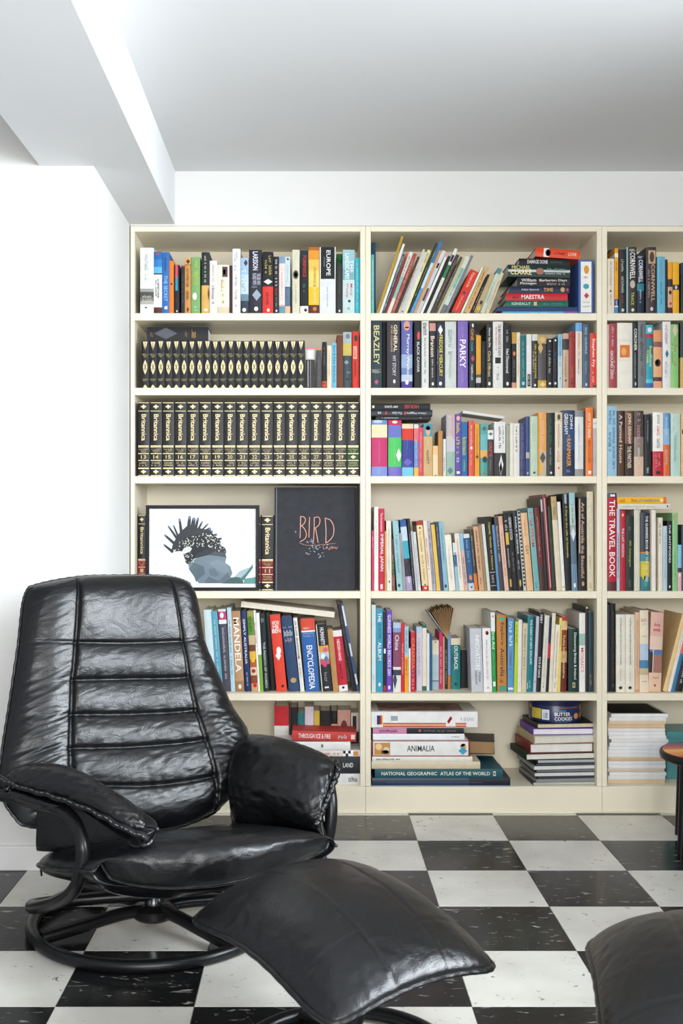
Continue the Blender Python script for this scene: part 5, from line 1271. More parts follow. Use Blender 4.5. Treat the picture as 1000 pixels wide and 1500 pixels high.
# ---- middle bay, fifth shelf
s = 'B5'; k = .036
F5 = [
 (544, 550.4, 886, 0, 'cfe2e8', 'white-blue book against the side panel', '~,a8c8d0,.8,.9,.3'),
 (550.8, 560.7, 891.6, 0, '3a9cba', 'cyan hardback with white title lettering', 'THE,f0f8fa,.05,.16,.5;EUROPE,1c5a70,.18,.36,.4;ALBUM,f0f8fa,.4,.62,.5;#D,eee,.3,.7,.88,.94'),
 (561, 565.8, 896, 0, '1c1c1e', 'thin black book with white specks', '#R,e8e8e8,.2,.8,.46,.52;#R,b02a2a,.1,.9,.92,.99'),
 (566, 573.8, 894.3, 0, '6a44b8', 'violet paperback with large white letters', 'GUINNESS WORLD RECORDS 2001,f4eefa,.05,.8,.6;#O,eee,.3,.7,.92,.97'),
 (575.4, 587, 911.8, 0, 'b8c8dc:.08 7aa0cc:.06 8a4a66:.5 e8e4e6:.04 3a424e:.08 e4e2e2:.24', 'mauve guide book with white arched foot', 'China,ece0ea,.18,.4,.5;#D,3a3a44,0,.5,.7,.96'),
 (587.2, 592.2, 911.8, 0, 'cc2a28', 'slim red paperback beside the mauve guide', '~,f0c0b8,.3,.75,.5'),
 (592.4, 598.2, 917.7, 0, 'a8ccdc:.46 f0a82c:.54', 'slim paperback, pale blue above and orange below', '~,4a90b0,.05,.4,.5;~,c86a1c,.5,.75,.5'),
 (598.4, 601.2, 950, 0, 'ecebea', 'short thin white leaflet', ''),
 (601.5, 608.2, 925.8, 0, 'c8283c', 'red guide with orange and blue letters', 'CANADA,e8943a,.1,.62,.6;~,5ab0d0,.64,.74,.6;~,f0d0d0,.78,.95,.5'),
 (609.6, 618, 918, 0, 'b8d0e4:.1 d4d4e2:.9', 'pale lavender hardback', '~,a8a8c0,.15,.8,.35'),
 (618.2, 624.4, 915, 0, '2a6a50:.05 ece0cc:.88 2a6a50:.07', 'slim cream book with green head and foot', ''),
 (624.6, 628.8, 928, 0, 'dce6e4', 'slim whitish paperback beside the cream and green book', ''),
 (629, 632.2, 928, 0, '2a5a8a', 'very slim blue paperback', ''),
 (632.6, 642.6, 938, 0, 'e4dcc4:.29 b4ccd0:.53 46566a:.02 a8c0c4:.16', 'short cream and grey-blue hardback', '#O,333,.4,.6,.02,.05'),
 (643, 648.4, 926, 0, 'd42a60', 'hot pink guide book', '~,f8c0d0,.25,.9,.5'),
 (648.6, 651, 932, 0, 'c8a87a', 'very slim beige paperback', ''),
 (651.2, 655.2, 935.7, 0, '1c1c1e', 'slim black paperback under the fanned-open book', '~,c8b8a0,.2,.9,.4'),
 (655.5, 659.8, 927.6, 0, '7a98c8:.75 c8702c:.25', 'slim paperback, periwinkle with orange foot', ''),
 (660.2, 673.8, 934.8, 0, 'e4d8bc:.13 1c7a78:.87', 'teal guide with cream head and white title', 'OUTBACK,e8eee8,.15,.62,.4,.54;~,12504e,.25,.6,.2,.2;#O,123a3a,.35,.65,.87,.93'),
]
for (a, b, yt, ln, c, desc, sp) in F5:
    bk(s, a, b, yt, c, desc, sp, lean=ln, back=k + (.03 if a > 609 else 0) + (.035 if a > 632 else 0), dep=.14)
bk(s, 674.4, 684, 952, '1a1a1a', 'low dark book in the shadow beside the teal guide', back=.13, dep=.12)
F5b = [
 (690.5, 707.8, 920.4, -3, 'c8cad0', 'silver hardback with white outline capitals', 'INNOVATORS,f4f4f6,.1,.66,.4,.6;Walter,6a6c78,.68,.85,.22,.74;Isaacson,6a6c78,.66,.88,.22,.45'),
 (708.4, 720.6, 920, -2.5, 'f0efee', 'white hardback with red and blue roundel', '#O,c83a2c,.35,.75,.04,.11;#O,3a4a9a,.5,.75,.06,.1;~,c8b8b8,.18,.8,.25;~,c85a5a,.92,.95,.3'),
 (720.9, 727, 897, -2.6, 'eaf0ea:.24 2a9a4a:.76', 'green first aid manual with white head', '#D,d83020,.35,.7,.03,.07;First Aid,e8f4ea,.22,.46,.6;~,7ac88a,.5,.8,.3;#R,e8f0e8,.2,.8,.87,.93'),
 (728.2, 742, 900.6, -1.5, 'c58638', 'orange-brown hardback with navy script lettering', 'Explore,2c2a54,.1,.39,.42,.56;Australia,2c2a54,.43,.8,.42,.56;#R,4aa898,.2,.8,.03,.07;#R,3a9a8a,.2,.9,.92,.99;~,8a4a1c,.83,.88,.5'),
 (743, 752.2, 906, .5, '5a9ac8', 'light blue hardback with white and violet lettering', '~,eef4f8,.04,.38,.56;~,8a4a9a,.44,.7,.4;#R,e4eef4,.1,.9,.94,.97'),
 (752.4, 757.4, 910.5, 2, 'bcd42a', 'slim lime green paperback', '~,5a6a10,.05,.3,.4'),
 (757.6, 763.2, 908, 1.5, 'e8e4dc', 'slim white paperback beside the lime one', ''),
 (763.5, 770.6, 913, 2, 'd4c8a8', 'slim parchment paperback', '~,8a7a58,.08,.7,.4'),
 (771, 780, 902, 1.5, '167a84', 'petrol teal hardback with white lettering', 'THE PARKS OF NEW ZEALAND,e0f0f0,.05,.64,.34,.6;~,a8d0d4,.85,.95,.3;#R,e0eaea,.05,.15,.88,.96'),
 (780.3, 784.6, 903, 5, 'c2c4d0', 'thin silvery paperback between teal and black', '#O,333,.4,.6,.85,.88'),
 (784.8, 791.2, 897, 5, '16171a', 'black paperback with white lettering top and middle', 'FIERY,eee,.03,.14,.5;STATE OF CHAOS,eee,.56,.82,.5'),
 (791.6, 798.8, 901.5, 6, 'dcd8cc', 'cream white hardback leaning beside the black one', '~,b0a890,.3,.8,.25;~,777,.88,.95,.3'),
 (799, 803, 904, 5, '1c2a48:.35 c82a34:.2 1a2230:.45', 'thin navy book with red band', ''),
 (803.2, 808.4, 898, 5.5, 'e6dcc4', 'thin cream book rising above its neighbours', ''),
 (808.6, 815.4, 915, 5, 'ebe3d3', 'shorter cream paperback with pink print', '~,c88a78,.1,.8,.3;~,888,.85,.95,.3'),
 (815.7, 820.2, 905, 3.5, 'e8d46a', 'thin yellow book beside the brown-red one', '~,6a5a1c,.1,.4,.3'),
 (820.8, 829.2, 902.8, 1.5, 'b0382a:.06 e0b880:.12 8a3a22:.28 c89a6a:.15 6a2418:.39', 'brown-red hardback with cream patches', '~,f0d8b0,.07,.17,.6;~,e8c8a0,.25,.5,.5;~,f0e0c8,.56,.82,.4'),
 (832, 847, 921, 0, '15332e', 'dark green hardback with white italic lettering', 'Discovering Britain & Ireland,e8ece8,.06,.8,.3,.64;#R,d8d0a0,.4,.66,.85,.93;#R,15332e,.46,.6,.865,.915'),
 (848, 856.8, 898, 0, 'ece9e4:.26 9ac4b4:.15 ece9e4:.59', 'white hardback with mint patch and red lettering', 'MOSAICS,d86a74,.44,.75,.5;~,c8a8a8,.3,.4,.4'),
 (857, 861.4, 889, 0, '26262c', 'tall thin charcoal folder', '#R,c8c8c8,.2,.8,0,.02'),
 (861.8, 868, 896, 0, '1e3c46', 'tall dark petrol hardback at the row end', '~,b8a060,.78,.92,.4'),
]
for (a, b, yt, ln, c, desc, sp) in F5b:
    bk(s, a, b, yt, c, desc, sp, lean=ln, back=k, dep=.2 if yt < 910 else .16)
# the fanned-open paperback stuck in on top
def fanned():
    d = BF + .10
    base = P(655, 936, d); root = empty('fanned_book', base)
    rs = random.Random(4)
    lay = [(-35, 'c8ccd4', 48)] + [(-30 + 3.3 * i, None, 46 + (i % 3)) for i in range(12)] + [(10, 'a87848', 46)]
    for (deg, col, hpx) in lay:
        a = math.radians(deg); L = hpx * d / FPX; t = Vector((math.sin(a), 0, math.cos(a))); n_ = Vector((math.cos(a), 0, -math.sin(a)))
        b = MB(); th = .0012
        vs = [Vector((0, 0, 0)) + n_ * sx * th * .4 + Vector((0, y, 0)) for y in (-.01, .12) for sx in (-1, 1)] + [t * L + n_ * sx * th + Vector((0, y + .01, 0)) for y in (-.03, .12) for sx in (-1, 1)]
        b.v = [tuple(q) for q in vs]; b.f = [(0, 1, 3, 2), (4, 6, 7, 5), (0, 4, 5, 1), (2, 3, 7, 6), (0, 2, 6, 4), (1, 5, 7, 3)]
        b.build('cover' if col else 'page_bundle', cm(col) if col else cm('b08a5c'), root)
    finish(root, 'B5', 'old paperback fanned open with browned pages, stuck in upright')
fanned()

# ---- middle bay, bottom shelf: pile of large books, pile with tin
s = 'B6'
zt = pile(s, [
 (545, 747, 12.2, '2a3650:.7 1c2030:.3', 'wide glossy dark blue book lowest of the tall pile', '~,6a7a94,.1,.8,.1;#R,9ab0cc,.05,.12,0,1', dict(back=.002, dep=.24)),
 (549, 736, 13.0, '1f5560', 'wide dark teal atlas with white capitals', 'NATIONAL GEOGRAPHIC,e6e8da,.05,.485,.40;ATLAS OF THE WORLD,e6e8da,.51,.9,.40;#R,e6e8da,.24,.76,.925,.945;#R,1f5560,.36,.64,.929,.941', dict(back=.004, dep=.22)),
 (544, 703, 10.8, 'd6c6aa', 'beige clothbound book in the tall pile', '', dict(back=.006, dep=.2)),
 (545, 691.6, 7.2, 'e8e4da', 'cream-white thin book in the tall pile', '~,444,.04,.28,.4', dict(back=.006, dep=.19)),
 (543.6, 688.4, 24, '7a3a34:.02 ecebe8:.96 7a3a34:.02', 'white boxed picture book with large serif title', 'ANIMALIA,4a4a4e,.36,.64,.36;#R,8a3a34,.94,1,0,1;#R,8a3a34,0,.06,0,1;#R,c89048,.1,.85,.03,.19;#O,e8c89a,.4,.8,.04,.11;#O,3a2a1c,.15,.4,.1,.18;#O,e0d0b8,.2,.6,.12,.18;#D,3aa0c0,.1,.6,.88,.97;#O,d8a04a,.4,.8,.9,.96;#O,eee,.6,.95,.89,.95', dict(back=.008, dep=.2)),
 (546, 680, 8.2, 'eceef0', 'white hardback above the boxed picture book', '~,888,.86,.95,.3', dict(back=.02, dep=.18)),
 (546, 679, 9.4, 'd890b8:.37 23242c:.63', 'black book with pink end in the tall pile', '~,8a3a6a,.07,.3,.5;#O,c85a5a,.3,.7,.5,.53;~,777,.56,.94,.4', dict(back=.02, dep=.18)),
], SHELF[5])
def puzzle_box():
    d = BF + .006; xa, xb = X(543.2, d), X(699.8, d); W = xb - xa; h = 23.8 * d / FPX; dep = .2
    root = empty('puzzle_box', ((xa + xb) / 2, d, zt))
    MB().box(-W / 2, W / 2, 0, dep, .002, h, bev=.002).build('lid', cm('eeecea'), root)
    MB().box(-W / 2 + .002, W / 2 - .002, .002, dep - .002, 0, .004).build('tray', cm('b8a88a'), root)
    m = paint('puzzle_picture', (.35, .22, .19), .35, .6, 18)
    MB().box(-W / 2 + .03, W / 2 - .05, .02, dep - .02, h, h + .0006).build('picture', m, root)
    y = -.0006
    def pt(c, u0, u1, v0, v1, nm='printed_patch'):
        MB().poly([(-W / 2 + W * u0, y, h * (1 - v1)), (-W / 2 + W * u1, y, h * (1 - v1)), (-W / 2 + W * u1, y, h * (1 - v0)), (-W / 2 + W * u0, y, h * (1 - v0))]).build(nm, cm(c), root)
    pt('b8302c', .11, .89, .68, .75, 'stripe'); pt('e8a03a', .11, .89, .77, .84, 'stripe'); pt('b8302c', .11, .89, .86, .93, 'stripe')
    y -= .0002
    pt('eeecea', .7, .79, .15, .9); y -= .0002
    pt('2a2a6a', .055, .085, .22, .78); pt('b8302c', .085, .10, .22, .78); pt('e8c83a', .10, .112, .22, .78); pt('9aa8b4', .185, .25, .25, .55)
    for cx in (.725, .745, .735):
        MB().poly([(-W / 2 + W * (cx + .012 * math.cos(a)), y - .0002, h * (.5 + (cx - .735) * 10 + .12 * math.sin(a))) for a in np.linspace(0, 6.283, 12, endpoint=False)]).build('printed_patch', cm('b02030'), root)
    tv, tf = text_geo('1500', .0); tv = np.array(tv)
    link('title', mesh('lettering', [(-W / 2 + W * (.84 + a * .12), y, h * (.45 + b * .2)) for a, b in tv], tf, cm('9aa4b4')), root)
    tag(root, 'white jigsaw puzzle box with red and yellow stripes on top of the pile', 'puzzle box')
puzzle_box()
lie(s, 676, 724, 1086, 1111, '2a2420', 'dark book with brown page edges behind the boxed picture book', back=.12, dep=.15, fore=True, rz=-9, zb=SHELF[5] + (12.2 + 13 + 10.8 + 0) * BF / FPX + .001, paper=cm('a8845a'))
# right pile
C = ['3a3c40', '8a8a88', '232428', '6a6a68', '2c2e30', 'a8aaac', '1e1f22', '55585c']
PG = ['c9c4b8', '8e9094', '3c3e42', 'd8d8d6', '77797e', 'e2e2e0', '4a4c50', 'b4b6b8']
D8 = ['dark grey', 'pale grey', 'blackish', 'warm grey', 'slate', 'silvery', 'black', 'bluish grey']
items = []
for i in range(8):
    items.append((780 + (i * 7) % 5 * 1.6, 874 - (i * 5) % 4 * 1.2, (4.2, 5.2, 3.6, 5.4, 4.4, 5.6, 3.8, 4.6)[i], C[i], '%s magazine, %s from below under the cookie tin' % (D8[i], ORD[i]), '',
                  dict(hard=False, fore=True, dep=.21, back=.03 + .003 * (i % 3), rz=3 + (i * 3) % 4, name='magazine', paper=cm(PG[i]), cat='magazine', spine_left=True)))
items += [
 (768, 871, 9.4, '1c3a2a', 'dark green bound book lying with cream pages outward', '', dict(fore=True, back=.04, dep=.2, paper=cm('e8e4d6'), rz=6, spine_left=True)),
 (774.5, 868.5, 13.6, '8a2a2a', 'red bound book lying with white pages outward', '', dict(fore=True, back=.045, dep=.2, paper=cm('ece8e2'), rz=5, spine_left=True)),
 (779.5, 870, 11.6, 'c8b88a', 'straw coloured book lying with grey-white pages outward', '', dict(fore=True, back=.05, dep=.2, paper=cm('dcdad2'), rz=7, spine_left=True)),
 (779.5, 869, 9.6, '7a4aa8', 'purple-edged book lying with white pages outward', '', dict(fore=True, back=.05, dep=.19, paper=cm('ecebf0'), rz=3, spine_left=True)),
 (785, 870.5, 7.4, '23241f', 'dark book directly under the cookie tin, cream pages outward', '', dict(fore=True, back=.055, dep=.19, paper=cm('dccfae'), rz=5, spine_left=True)),
]
zt2 = pile(s, items, SHELF[5])
def tin():
    d = BF + .14; r_ = (849 - 774.7) / 2 * d / FPX
    c = Vector((X(811.9, d), d, zt2)); root = empty('cookie_tin', c)
    h = .083
    b_ = MB().lathe([(r_ - .002, 0), (r_, .002), (r_, h - .02), (r_ - .001, h - .018)], c, 56).build('body', paint('tin_navy', hexcol('1a2456'), .3, .05, 10), root, smooth=True, origin=c)
    MB().lathe([(r_ + .001, h - .02), (r_ + .0015, h - .001), (r_ - .002, h), (r_ - .01, h - .002)], c, 56).build('lid', paint('tin_navy_lid', hexcol('141c48'), .3, .05, 10), root, smooth=True, origin=c)
    def wrap(nm, geo, a0, a1, z0, z1, col, e=.0006):
        tv, tf = geo
        vs = [((r_ + e) * math.sin(a0 + (a1 - a0) * u), -(r_ + e) * math.cos(a0 + (a1 - a0) * u), z0 + (z1 - z0) * v) for u, v in tv]
        link(nm, mesh('lettering', vs, tf, cm(col)), root)
    quad = (np.array([(i / 6, j) for i in range(7) for j in (0, 1)]), [(2 * i, 2 * i + 2, 2 * i + 3, 2 * i + 1) for i in range(6)])
    oval = (np.array([(.5, .5)] + [(.5 + .5 * math.cos(a), .5 + .5 * math.sin(a)) for a in np.linspace(0, 6.283, 14, endpoint=False)]), [(0, 1 + k, 1 + (k + 1) % 14) for k in range(14)])
    wrap('title', text_geo('BUTTER'), -.22, .40, .0255, .039, 'f4f2ee', .0011); wrap('title', text_geo('COOKIES'), -.22, .48, .009, .022, 'f4f2ee', .0011)
    wrap('title', text_geo('DANISH'), -.22, .22, .0415, .048, '4ab0d8', .0011); wrap('printing', scribble(24), -.22, .46, .003, .0065, '4ab0d8')
    wrap('printing', scribble(30), -.2, .8, .053, .059, 'c8803a')
    wrap('label_panel', quad, -1.25, -.75, .012, .05, 'd8c04a'); wrap('barcode', quad, -.72, -.42, .010, .048, 'e6eaee'); wrap('printing', scribble(12), -.66, -.48, .016, .042, '4a5a8a', .0012)
    for (a0, a1, z0, z1) in ((.58, .86, .012, .034), (.95, 1.15, .012, .036), (.95, 1.18, .042, .062), (-1.45, -1.28, .045, .062)):
        wrap('cookie_picture', oval, a0, a1, z0, z1, 'd8924a')
    tag(root, 'round navy cookie tin with white lettering on a pile of books', 'tin')
tin()
# ---- end bay, top shelf
s = 'C1'
bk(s, 889.4, 899.4, 379, 'e6dcc6', 'cream paperback first in the row', '~,a89a80,.05,.55,.3;#D,3a3a3a,.3,.6,.56,.62;~,b0a488,.65,.85,.3')
bk(s, 892, 899.6, 366, '14181e', 'dark book standing behind the cream paperback', back=.14, dep=.1)
bk(s, 900, 905.2, 363.6, 'e8a020:.02 e8a020:.06 f0ece0:.06 eda41c:.64 223a7a:.1 e8ecf0:.02 3a88c0:.1', 'slim yellow paperback with blue foot', '~,8a5a10,.2,.35,.4;~,eee,.8,.88,.5')
bk(s, 906.4, 916.8, 365.5, '26282b', 'black hardback with small cream lettering', '~,c8c4b8,.12,.35,.4;~,c8c4b8,.42,.68,.4;~,9a4a3a,.72,.84,.3;#O,ccc,.3,.7,.92,.97', hard=True)
bk(s, 917.2, 919.5, 362, '9ac0c8', 'very thin pale blue booklet', '')
bk(s, 919.8, 932, 362, '3a3630', 'brown-black hardback with giant white capitals and green title', '~,d8d8d0,.03,.07,.8;CORNWELL,f4f4f0,.08,.48,.62;#O,c8b8a8,.2,.8,.5,.62;TRACE,c2c86a,.68,.87,.34;#O,ddd,.35,.7,.92,.97', hard=True)
bk(s, 932.7, 943, 372, '17283c:.5 2a8090:.12 17283c:.38', 'navy hardback with white capitals and teal band', '~,d8d8e0,.04,.08,.8;CORNWELL,f0f4f6,.1,.48,.6;~,c8d4d8,.6,.85,.3', hard=True)
bk(s, 945.7, 960.6, 362, '3f3438', 'plum brown hardback with tan capitals and medallion', '#R,c8a27a,.22,.92,.05,.25;#O,4a4038,.34,.8,.07,.23;CORNWELL,d8b48a,.26,.82,.34,.68;~,a89a98,.34,.76,.22,.28;#O,ccc,.4,.7,.9,.96')
bk(s, 962, 973.8, 376, '6ab4cc', 'light blue hardback with faint lettering', '~,8a9ac8,.06,.38,.4;~,3a7a94,.42,.85,.26', hard=True)
bk(s, 974.6, 977.4, 380, '26262a', 'very thin dark paperback', '')
bk(s, 977.7, 984.6, 384, 'eda52a:.33 3a2c28:.15 d8a888:.4 4a2a24:.12', 'paperback with orange head and a close-up face', '#O,2a1a18,.2,.8,.55,.63;#O,a03a34,.3,.8,.78,.83')
bk(s, 985, 994.2, 384, 'efaf1c', 'golden yellow paperback with small black picture', '#R,2a2a2a,0,1,.44,.54;#O,c8c8c8,.3,.7,.45,.53')
bk(s, 996.6, 1008, 385, '2a3440:.22 17181c:.78', 'black paperback with magenta lettering', '~,c04a9a,.24,.55,.4')
# ---- end bay, second shelf
s = 'C2'
bk(s, 889.2, 891.4, 475, 'e4cfc4', 'very thin pinkish paperback', '')
bk(s, 891.6, 902.8, 474, 'a8434a', 'dusty red hardback with white capitals', '~,e4c8c8,.05,.35,.3;GROUND ZERO,f0e4e4,.42,.86,.36,.36;~,d8a8a8,.52,.78,.22,.7', hard=True)
bk(s, 903.5, 925.8, 473, 'ece6d8', 'thick cream hardback with orange picture square', '#R,d8742a,.18,.82,.34,.53;#O,e8a85a,.25,.6,.38,.5;=~,c8c0b0,.26,.275,.8;=~,c8c0b0,.57,.58,.8')
bk(s, 926, 933.8, 473.7, '1e2424', 'black hardback with white bold author lettering', 'CORONER,f0f0ec,.08,.42,.5,.56;~,a8b0b0,.45,.85,.3;#D,ddd,.4,.7,.9,.97', hard=True)
bk(s, 934, 945.6, 470.4, '74777a', 'mid grey hardback', '~,4a4c50,.05,.6,.4;~,555,.7,.85,.3', hard=True)
bk(s, 945.8, 956, 476, '3ab0c0:.14 b03a4a:.07 2a7a84:.25 2aa0b0:.4 4ac0d0:.06 3a6ab0:.08', 'turquoise paperback with yellow lettering', 'Southern,e8e03a,.33,.66,.36,.66;Cross,e8e03a,.4,.6,.34,.25;#O,d8ecee,.2,.8,.04,.12')
bk(s, 956.5, 969, 483.7, 'e09a68:.2 8a5a5a:.09 e8a878:.52 5a3440:.07 e8a47c:.12', 'peach hardback with dark bands and sketched oval', '#O,2a1c1c,.15,.85,.5,.63;#O,e0c0a8,.3,.6,.52,.6', hard=True)
bk(s, 969.9, 981.8, 471, 'eae8e6', 'white hardback with small teal bird', '~,d8a8b0,.05,.35,.4;#D,2a7a94,.3,.75,.42,.55;~,d8c8cc,.6,.85,.4', hard=True)
bk(s, 982, 993.2, 475, '84c070:.35 8cc878:.65', 'fresh green hardback with pink lettering', '#D,d8c4a8,.2,.9,.0,.2;~,d87a78,.22,.65,.4,.6;~,4a8a4a,.3,.62,.2,.2', hard=True)
bk(s, 996, 1008, 473, '2a2c30:.53 c8a45a:.47', 'book with black upper and ochre lower half', '~,ccc,.15,.45,.3')
# ---- end bay, third shelf
s = 'C3'
bk(s, 889.2, 903, 595, '9cc4dc', 'tall ice blue hardback with blue lettering', '~,4a84a8,.06,.65,.34,.3;~,4a84a8,.06,.9,.3,.7', hard=True)
bk(s, 903.8, 913.8, 601.7, '3a241c:.3 5a3a28:.7', 'dark brown paperback with white script', 'A Painted House,d8c8b8,.06,.8,.44')
bk(s, 914.8, 927.2, 601.7, '6a4630:.5 3a2a24:.5', 'brown hardback with large cream capitals', 'JOHN GRISHAM,f0e0c8,.04,.5,.5,.5;THE PARTNER,e8d8c0,.54,.88,.46,.5', hard=True)
bk(s, 928.4, 942.2, 601.7, '4a403c:.4 8a7a70:.3 d8b8a0:.3', 'grey to pink hardback with rose lettering', '~,d89a98,.03,.18,.36;~,d89a98,.22,.52,.4;~,f0e4e0,.56,.82,.3')
bk(s, 943.4, 953.2, 607, '23282a', 'black hardback with tiny white lettering', '~,a8b0b0,.08,.45,.2;~,e0e0e0,.86,.95,.36', hard=True)
bk(s, 955.6, 971, 604, 'f0ece4:.61 c02434:.39', 'white hardback with red lower part and spaced lettering', 'JOYCE,3a3a3a,.04,.18,.26;CAROL,d83a34,.21,.37,.26;OATES,3a3a3a,.41,.56,.26;~,e8a8ac,.64,.84,.2,.62;~,e8a8ac,.66,.86,.2,.34;#R,2a1418,.3,.7,.92,.97')
bk(s, 971.3, 980.4, 605, '5a98cc:.25 8ab8dc:.25 e06a34:.5', 'paperback, sky blue above and orange below', '~,d8e8f4,.06,.35,.4;~,f8d0b8,.58,.9,.5')
bk(s, 981.8, 996.2, 606, 'bcd8cc', 'pale mint hardback with faint lettering', '~,e4f0ea,.06,.3,.4;~,9cc0b0,.35,.75,.34')
bk(s, 997, 1009, 606, 'e0b884', 'light orange book at the frame edge', '#O,3a2a20,.1,.5,.24,.34')
# ---- end bay, fourth shelf
s = 'C4'; k = .02
bk(s, 889.2, 902.8, 722.4, '23305a:.045 b81c30:.86 5a2a30:.095', 'tall red hardback with huge white capitals', '#R,e8ecf0,.3,.8,.012,.035;THE TRAVEL BOOK,f8f2f2,.07,.86,.62', back=k)
bk(s, 903, 907.4, 745, 'b8d0e0', 'thin pale blue booklet with black lettering', '~,333,.3,.85,.4', back=k)
bk(s, 907.8, 915.8, 747.7, 'b82030', 'slim red hardback with white lettering', 'THE LAST AMAZON,f0dcdc,.22,.58,.4;#D,f0c8a0,.3,.7,.03,.08', back=k, hard=True)
bk(s, 916.2, 928, 755, '23302c', 'dark green-black hardback with olive script', '400 champagnes,a8a84a,.33,.68,.34;~,8a9484,.08,.2,.3;~,6a7468,.85,.95,.3', back=k, hard=True)
bk(s, 928.2, 938, 745.8, 'e2dccc', 'cream unlettered book', back=k + .015)
bk(s, 938.2, 950.8, 751, '1f2a38:.5 d8783a:.02 3a8a94:.1 c8b83a:.2 3a7a84:.18', 'black hardback with painted teal and yellow lower half', 'THE GUINNESS BOOK OF,eef0f0,.04,.54,.3,.68;THE DECADES,e8e4c8,.56,.88,.3,.68;#O,e0c83a,.05,.6,.66,.86;#O,4a9aa0,.3,.8,.8,.95', back=k)
bk(s, 952, 960.2, 747, 'ece9e0', 'white book with a brown page edge', '#R,b89a70,0,.2,0,1', back=k)
bk(s, 962.4, 970.2, 758, 'ebe2ce', 'ivory paperback with short black title', '~,444,.08,.36,.3;#R,a89880,0,.15,0,1', back=k)
bk(s, 970.6, 976.8, 770.5, 'b4d0dc', 'pale blue paperback', '~,8ab0c0,.15,.8,.3', back=k)
bk(s, 977, 984, 763, '16181a', 'black paperback with white capitals beside the green one', 'THE ANTIPODES,e4e4e4,.05,.6,.4;#O,eee,.35,.65,.92,.96', back=k)
bk(s, 984.3, 992.2, 751, '8cc488', 'pale green hardback', '~,6aa468,.5,.9,.3;#O,c89a5a,.1,.5,.03,.1', back=k, hard=True)
bk(s, 992.4, 997.8, 798, '8ac4e4:.5 3a3440:.1 e8b0b8:.4', 'short blue and pink paperback', '#O,f0f0f0,.2,.8,.62,.7', back=k)
bk(s, 998, 1008, 768.5, '4a464e', 'dark grey paperback at the frame edge', '', back=k)
pile(s, [(904, 981, 8.6, 'e0d8c8', 'cream paperback lying on the upright books', '#O,3a3a5a,.35,.75,.935,.965;~,c8bca8,.1,.7,.3', dict(hard=False, dep=.14)),
         (903.5, 975.5, 9.8, 'f2b822:.85 f0c02a:.09 e8702a:.06', 'yellow paperback lying uppermost on the upright books', '~,d8742a,.05,.4,.5;~,8a98a8,.43,.85,.4;#O,f8ecc8,.3,.7,.88,.93', dict(hard=False, dep=.14))], EYE + (VY - 746.2) * (BF + .025) / FPX, back=.022)
# ---- end bay, fifth shelf
s = 'C5'; k = .036
bk(s, 889.4, 893.8, 886, '1c2430', 'thin navy book against the side panel', back=k)
bk(s, 894, 901.2, 884, '131417', 'tall black book with faint gold print', '~,6a5a3a,.1,.85,.3;#O,444,.3,.7,.9,.95', back=k)
bk(s, 901.8, 915.6, 900, 'ece7d6', 'ivory hardback with spaced grey capitals, first of a pair', 'AUSTRALIAN WATERCOLOUR PAINTERS,7a766a,.04,.65,.17;~,c0b8a4,.7,.86,.16;#O,b8b0a0,.25,.7,.92,.97;#O,ece7d6,.32,.63,.93,.96', back=k)
bk(s, 915.9, 929.4, 900, 'eae5d4', 'ivory hardback with spaced dark capitals, second of a pair', 'AUSTRALIAN WATERCOLOUR PAINTERS,55524a,.04,.65,.17;~,c0b8a4,.7,.86,.16;#O,b8b0a0,.25,.7,.92,.97;#O,eae5d4,.32,.63,.93,.96', back=k)
bk(s, 929.8, 936.2, 897, 'e4b894:.97 d89a6a:.03', 'slim peach paperback', '~,c8946a,.1,.8,.3', back=k)
bk(s, 936.5, 949.2, 894, 'eaddc4:.41 b8cce0:.2 4a88b0:.1 c8b890:.08 ecdcc4:.21', 'cream hardback with sky and sea picture', '~,b89a7a,.1,.14,.7;=~,a89078,.16,.175,.6;=~,a89078,.31,.325,.6;=~,b8a890,.86,.88,.6', back=k)
bk(s, 948.8, 967.4, 896.7, 'e0b4a4:.3 e8c8b4:.17 5a7ab0:.07 a87868:.22 e8c4a8:.24', 'pink hardback with script title and desert picture', '=Anna,c84a50,.13,.18,.5;=~,c84a50,.19,.24,.6;#R,3a3434,.0,.25,.5,.76;#R,e8dcd0,.25,.31,.47,.76;=~,c87a6a,.81,.83,.6;#D,b03a34,.4,.6,.9,.94', lean=4.5, back=k)
bk(s, 970, 977, 900, 'e4bc84:.0 e8c890:1', 'thin ochre-edged cream book leaning to the side', lean=29, back=k, dep=.2)
bk(s, 977.2, 982, 901, 'ece8e2', 'white book leaning beside the ochre-edged one', '~,999,.1,.6,.3', lean=27, back=k, dep=.2)
bk(s, 982.3, 988, 902, 'd86a54:.5 3a78a0:.5', 'leaning book, coral above and blue below', '', lean=26, back=k, dep=.2)
bk(s, 988.3, 999, 905, 'c8c8c4:.1 1c181c:.9', 'leaning black book with white script', '~,d8d8d8,.6,.9,.3', lean=26, back=k, dep=.2)
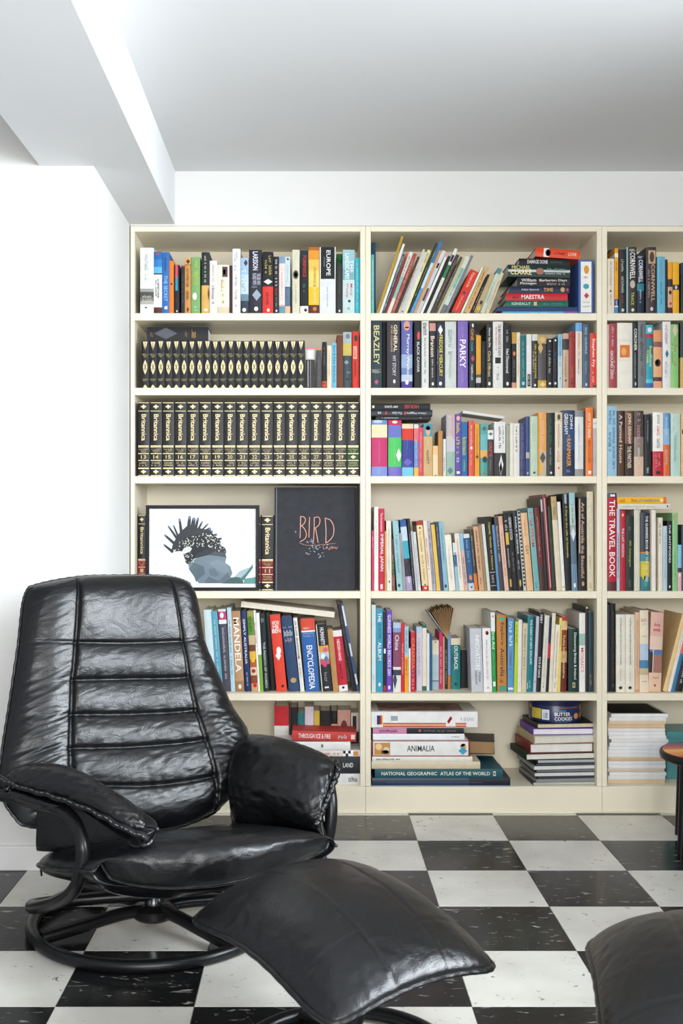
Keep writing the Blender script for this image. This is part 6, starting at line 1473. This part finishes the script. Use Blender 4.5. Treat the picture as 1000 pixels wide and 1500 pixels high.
# ---- end bay, bottom shelf: magazines, a teal box and a black bag behind
s = 'C6'
rs = random.Random(11)
cols = ['dfc4a0', 'e8e8e6', 'ededec', 'd8c8b8', 'efefee', 'e9ebee', 'e0bf95', 'ecebea', 'f0f0ef', 'ebedf0', 'eeedec', 'e8e6e4', 'f1f1f0', 'efeeee', 'e9e4e0', 'dfbf98', 'e2c6a4', 'ecebe6', 'f0f0f0']
ordn = ['lowest', 'second', 'third', 'fourth', 'fifth', 'sixth', 'seventh', 'eighth', 'ninth', 'tenth', 'eleventh', 'twelfth', 'thirteenth', 'fourteenth', 'fifteenth', 'sixteenth', 'seventeenth', 'eighteenth', 'topmost']
items = []
for i, c in enumerate(cols):
    o = [0, .5, 2, -1, 1, .5, 1, 0, -.5, 1, 3, 5.5, 2, .5, 0, -.5, .5, 2, 5][i]
    items.append((889.8 + max(o, 0) * 1.0, 973.5 + o * .9, 5.35, c, ('tan' if c[0] == 'd' or c[:2] in ('e0', 'e2') else 'white') + ' magazine, %s%s in the pile beside the teal box' % (ordn[i], '' if i in (0, 18) else ' from below'), '',
                  dict(hard=False, dep=.225, back=.05, name='magazine', cat='magazine', rz=rs.uniform(-1, 1))))
pile(s, items, SHELF[5])
def teal_box():
    d = BF + .11; zs = SHELF[5]; xa, xb = X(976, d), X(1040, d); h = EYE + (VY - 1072) * d / FPX - zs
    root = empty('storage_box', ((xa + xb) / 2, d, zs)); W = xb - xa
    MB().box(-W / 2, W / 2, 0, .16, 0, h - .025, bev=.003).build('body', cm('5a9a9c'), root)
    MB().box(-W / 2 - .002, W / 2 + .002, -.002, .162, h - .03, h, bev=.003).build('lid', cm('4f8f92'), root)
    tag(root, 'teal lidded box beside the magazine pile behind the stool', 'box')
teal_box()
top = [o for o in bpy.data.objects if o.get('label', '').startswith('white magazine, topmost')][0]
top['label'] = 'black-covered magazine, topmost in the pile beside the teal box, end bay, bottom shelf'
Hm = X(978, BF + .05) - X(894.8, BF + .05)
wm = 5.35 * (BF + .05) / FPX
MB().box(wm / 2 - .0002, wm / 2 + .0006, .012, .222, .012, Hm - .004).build('front_cover', cm('141416'), top)
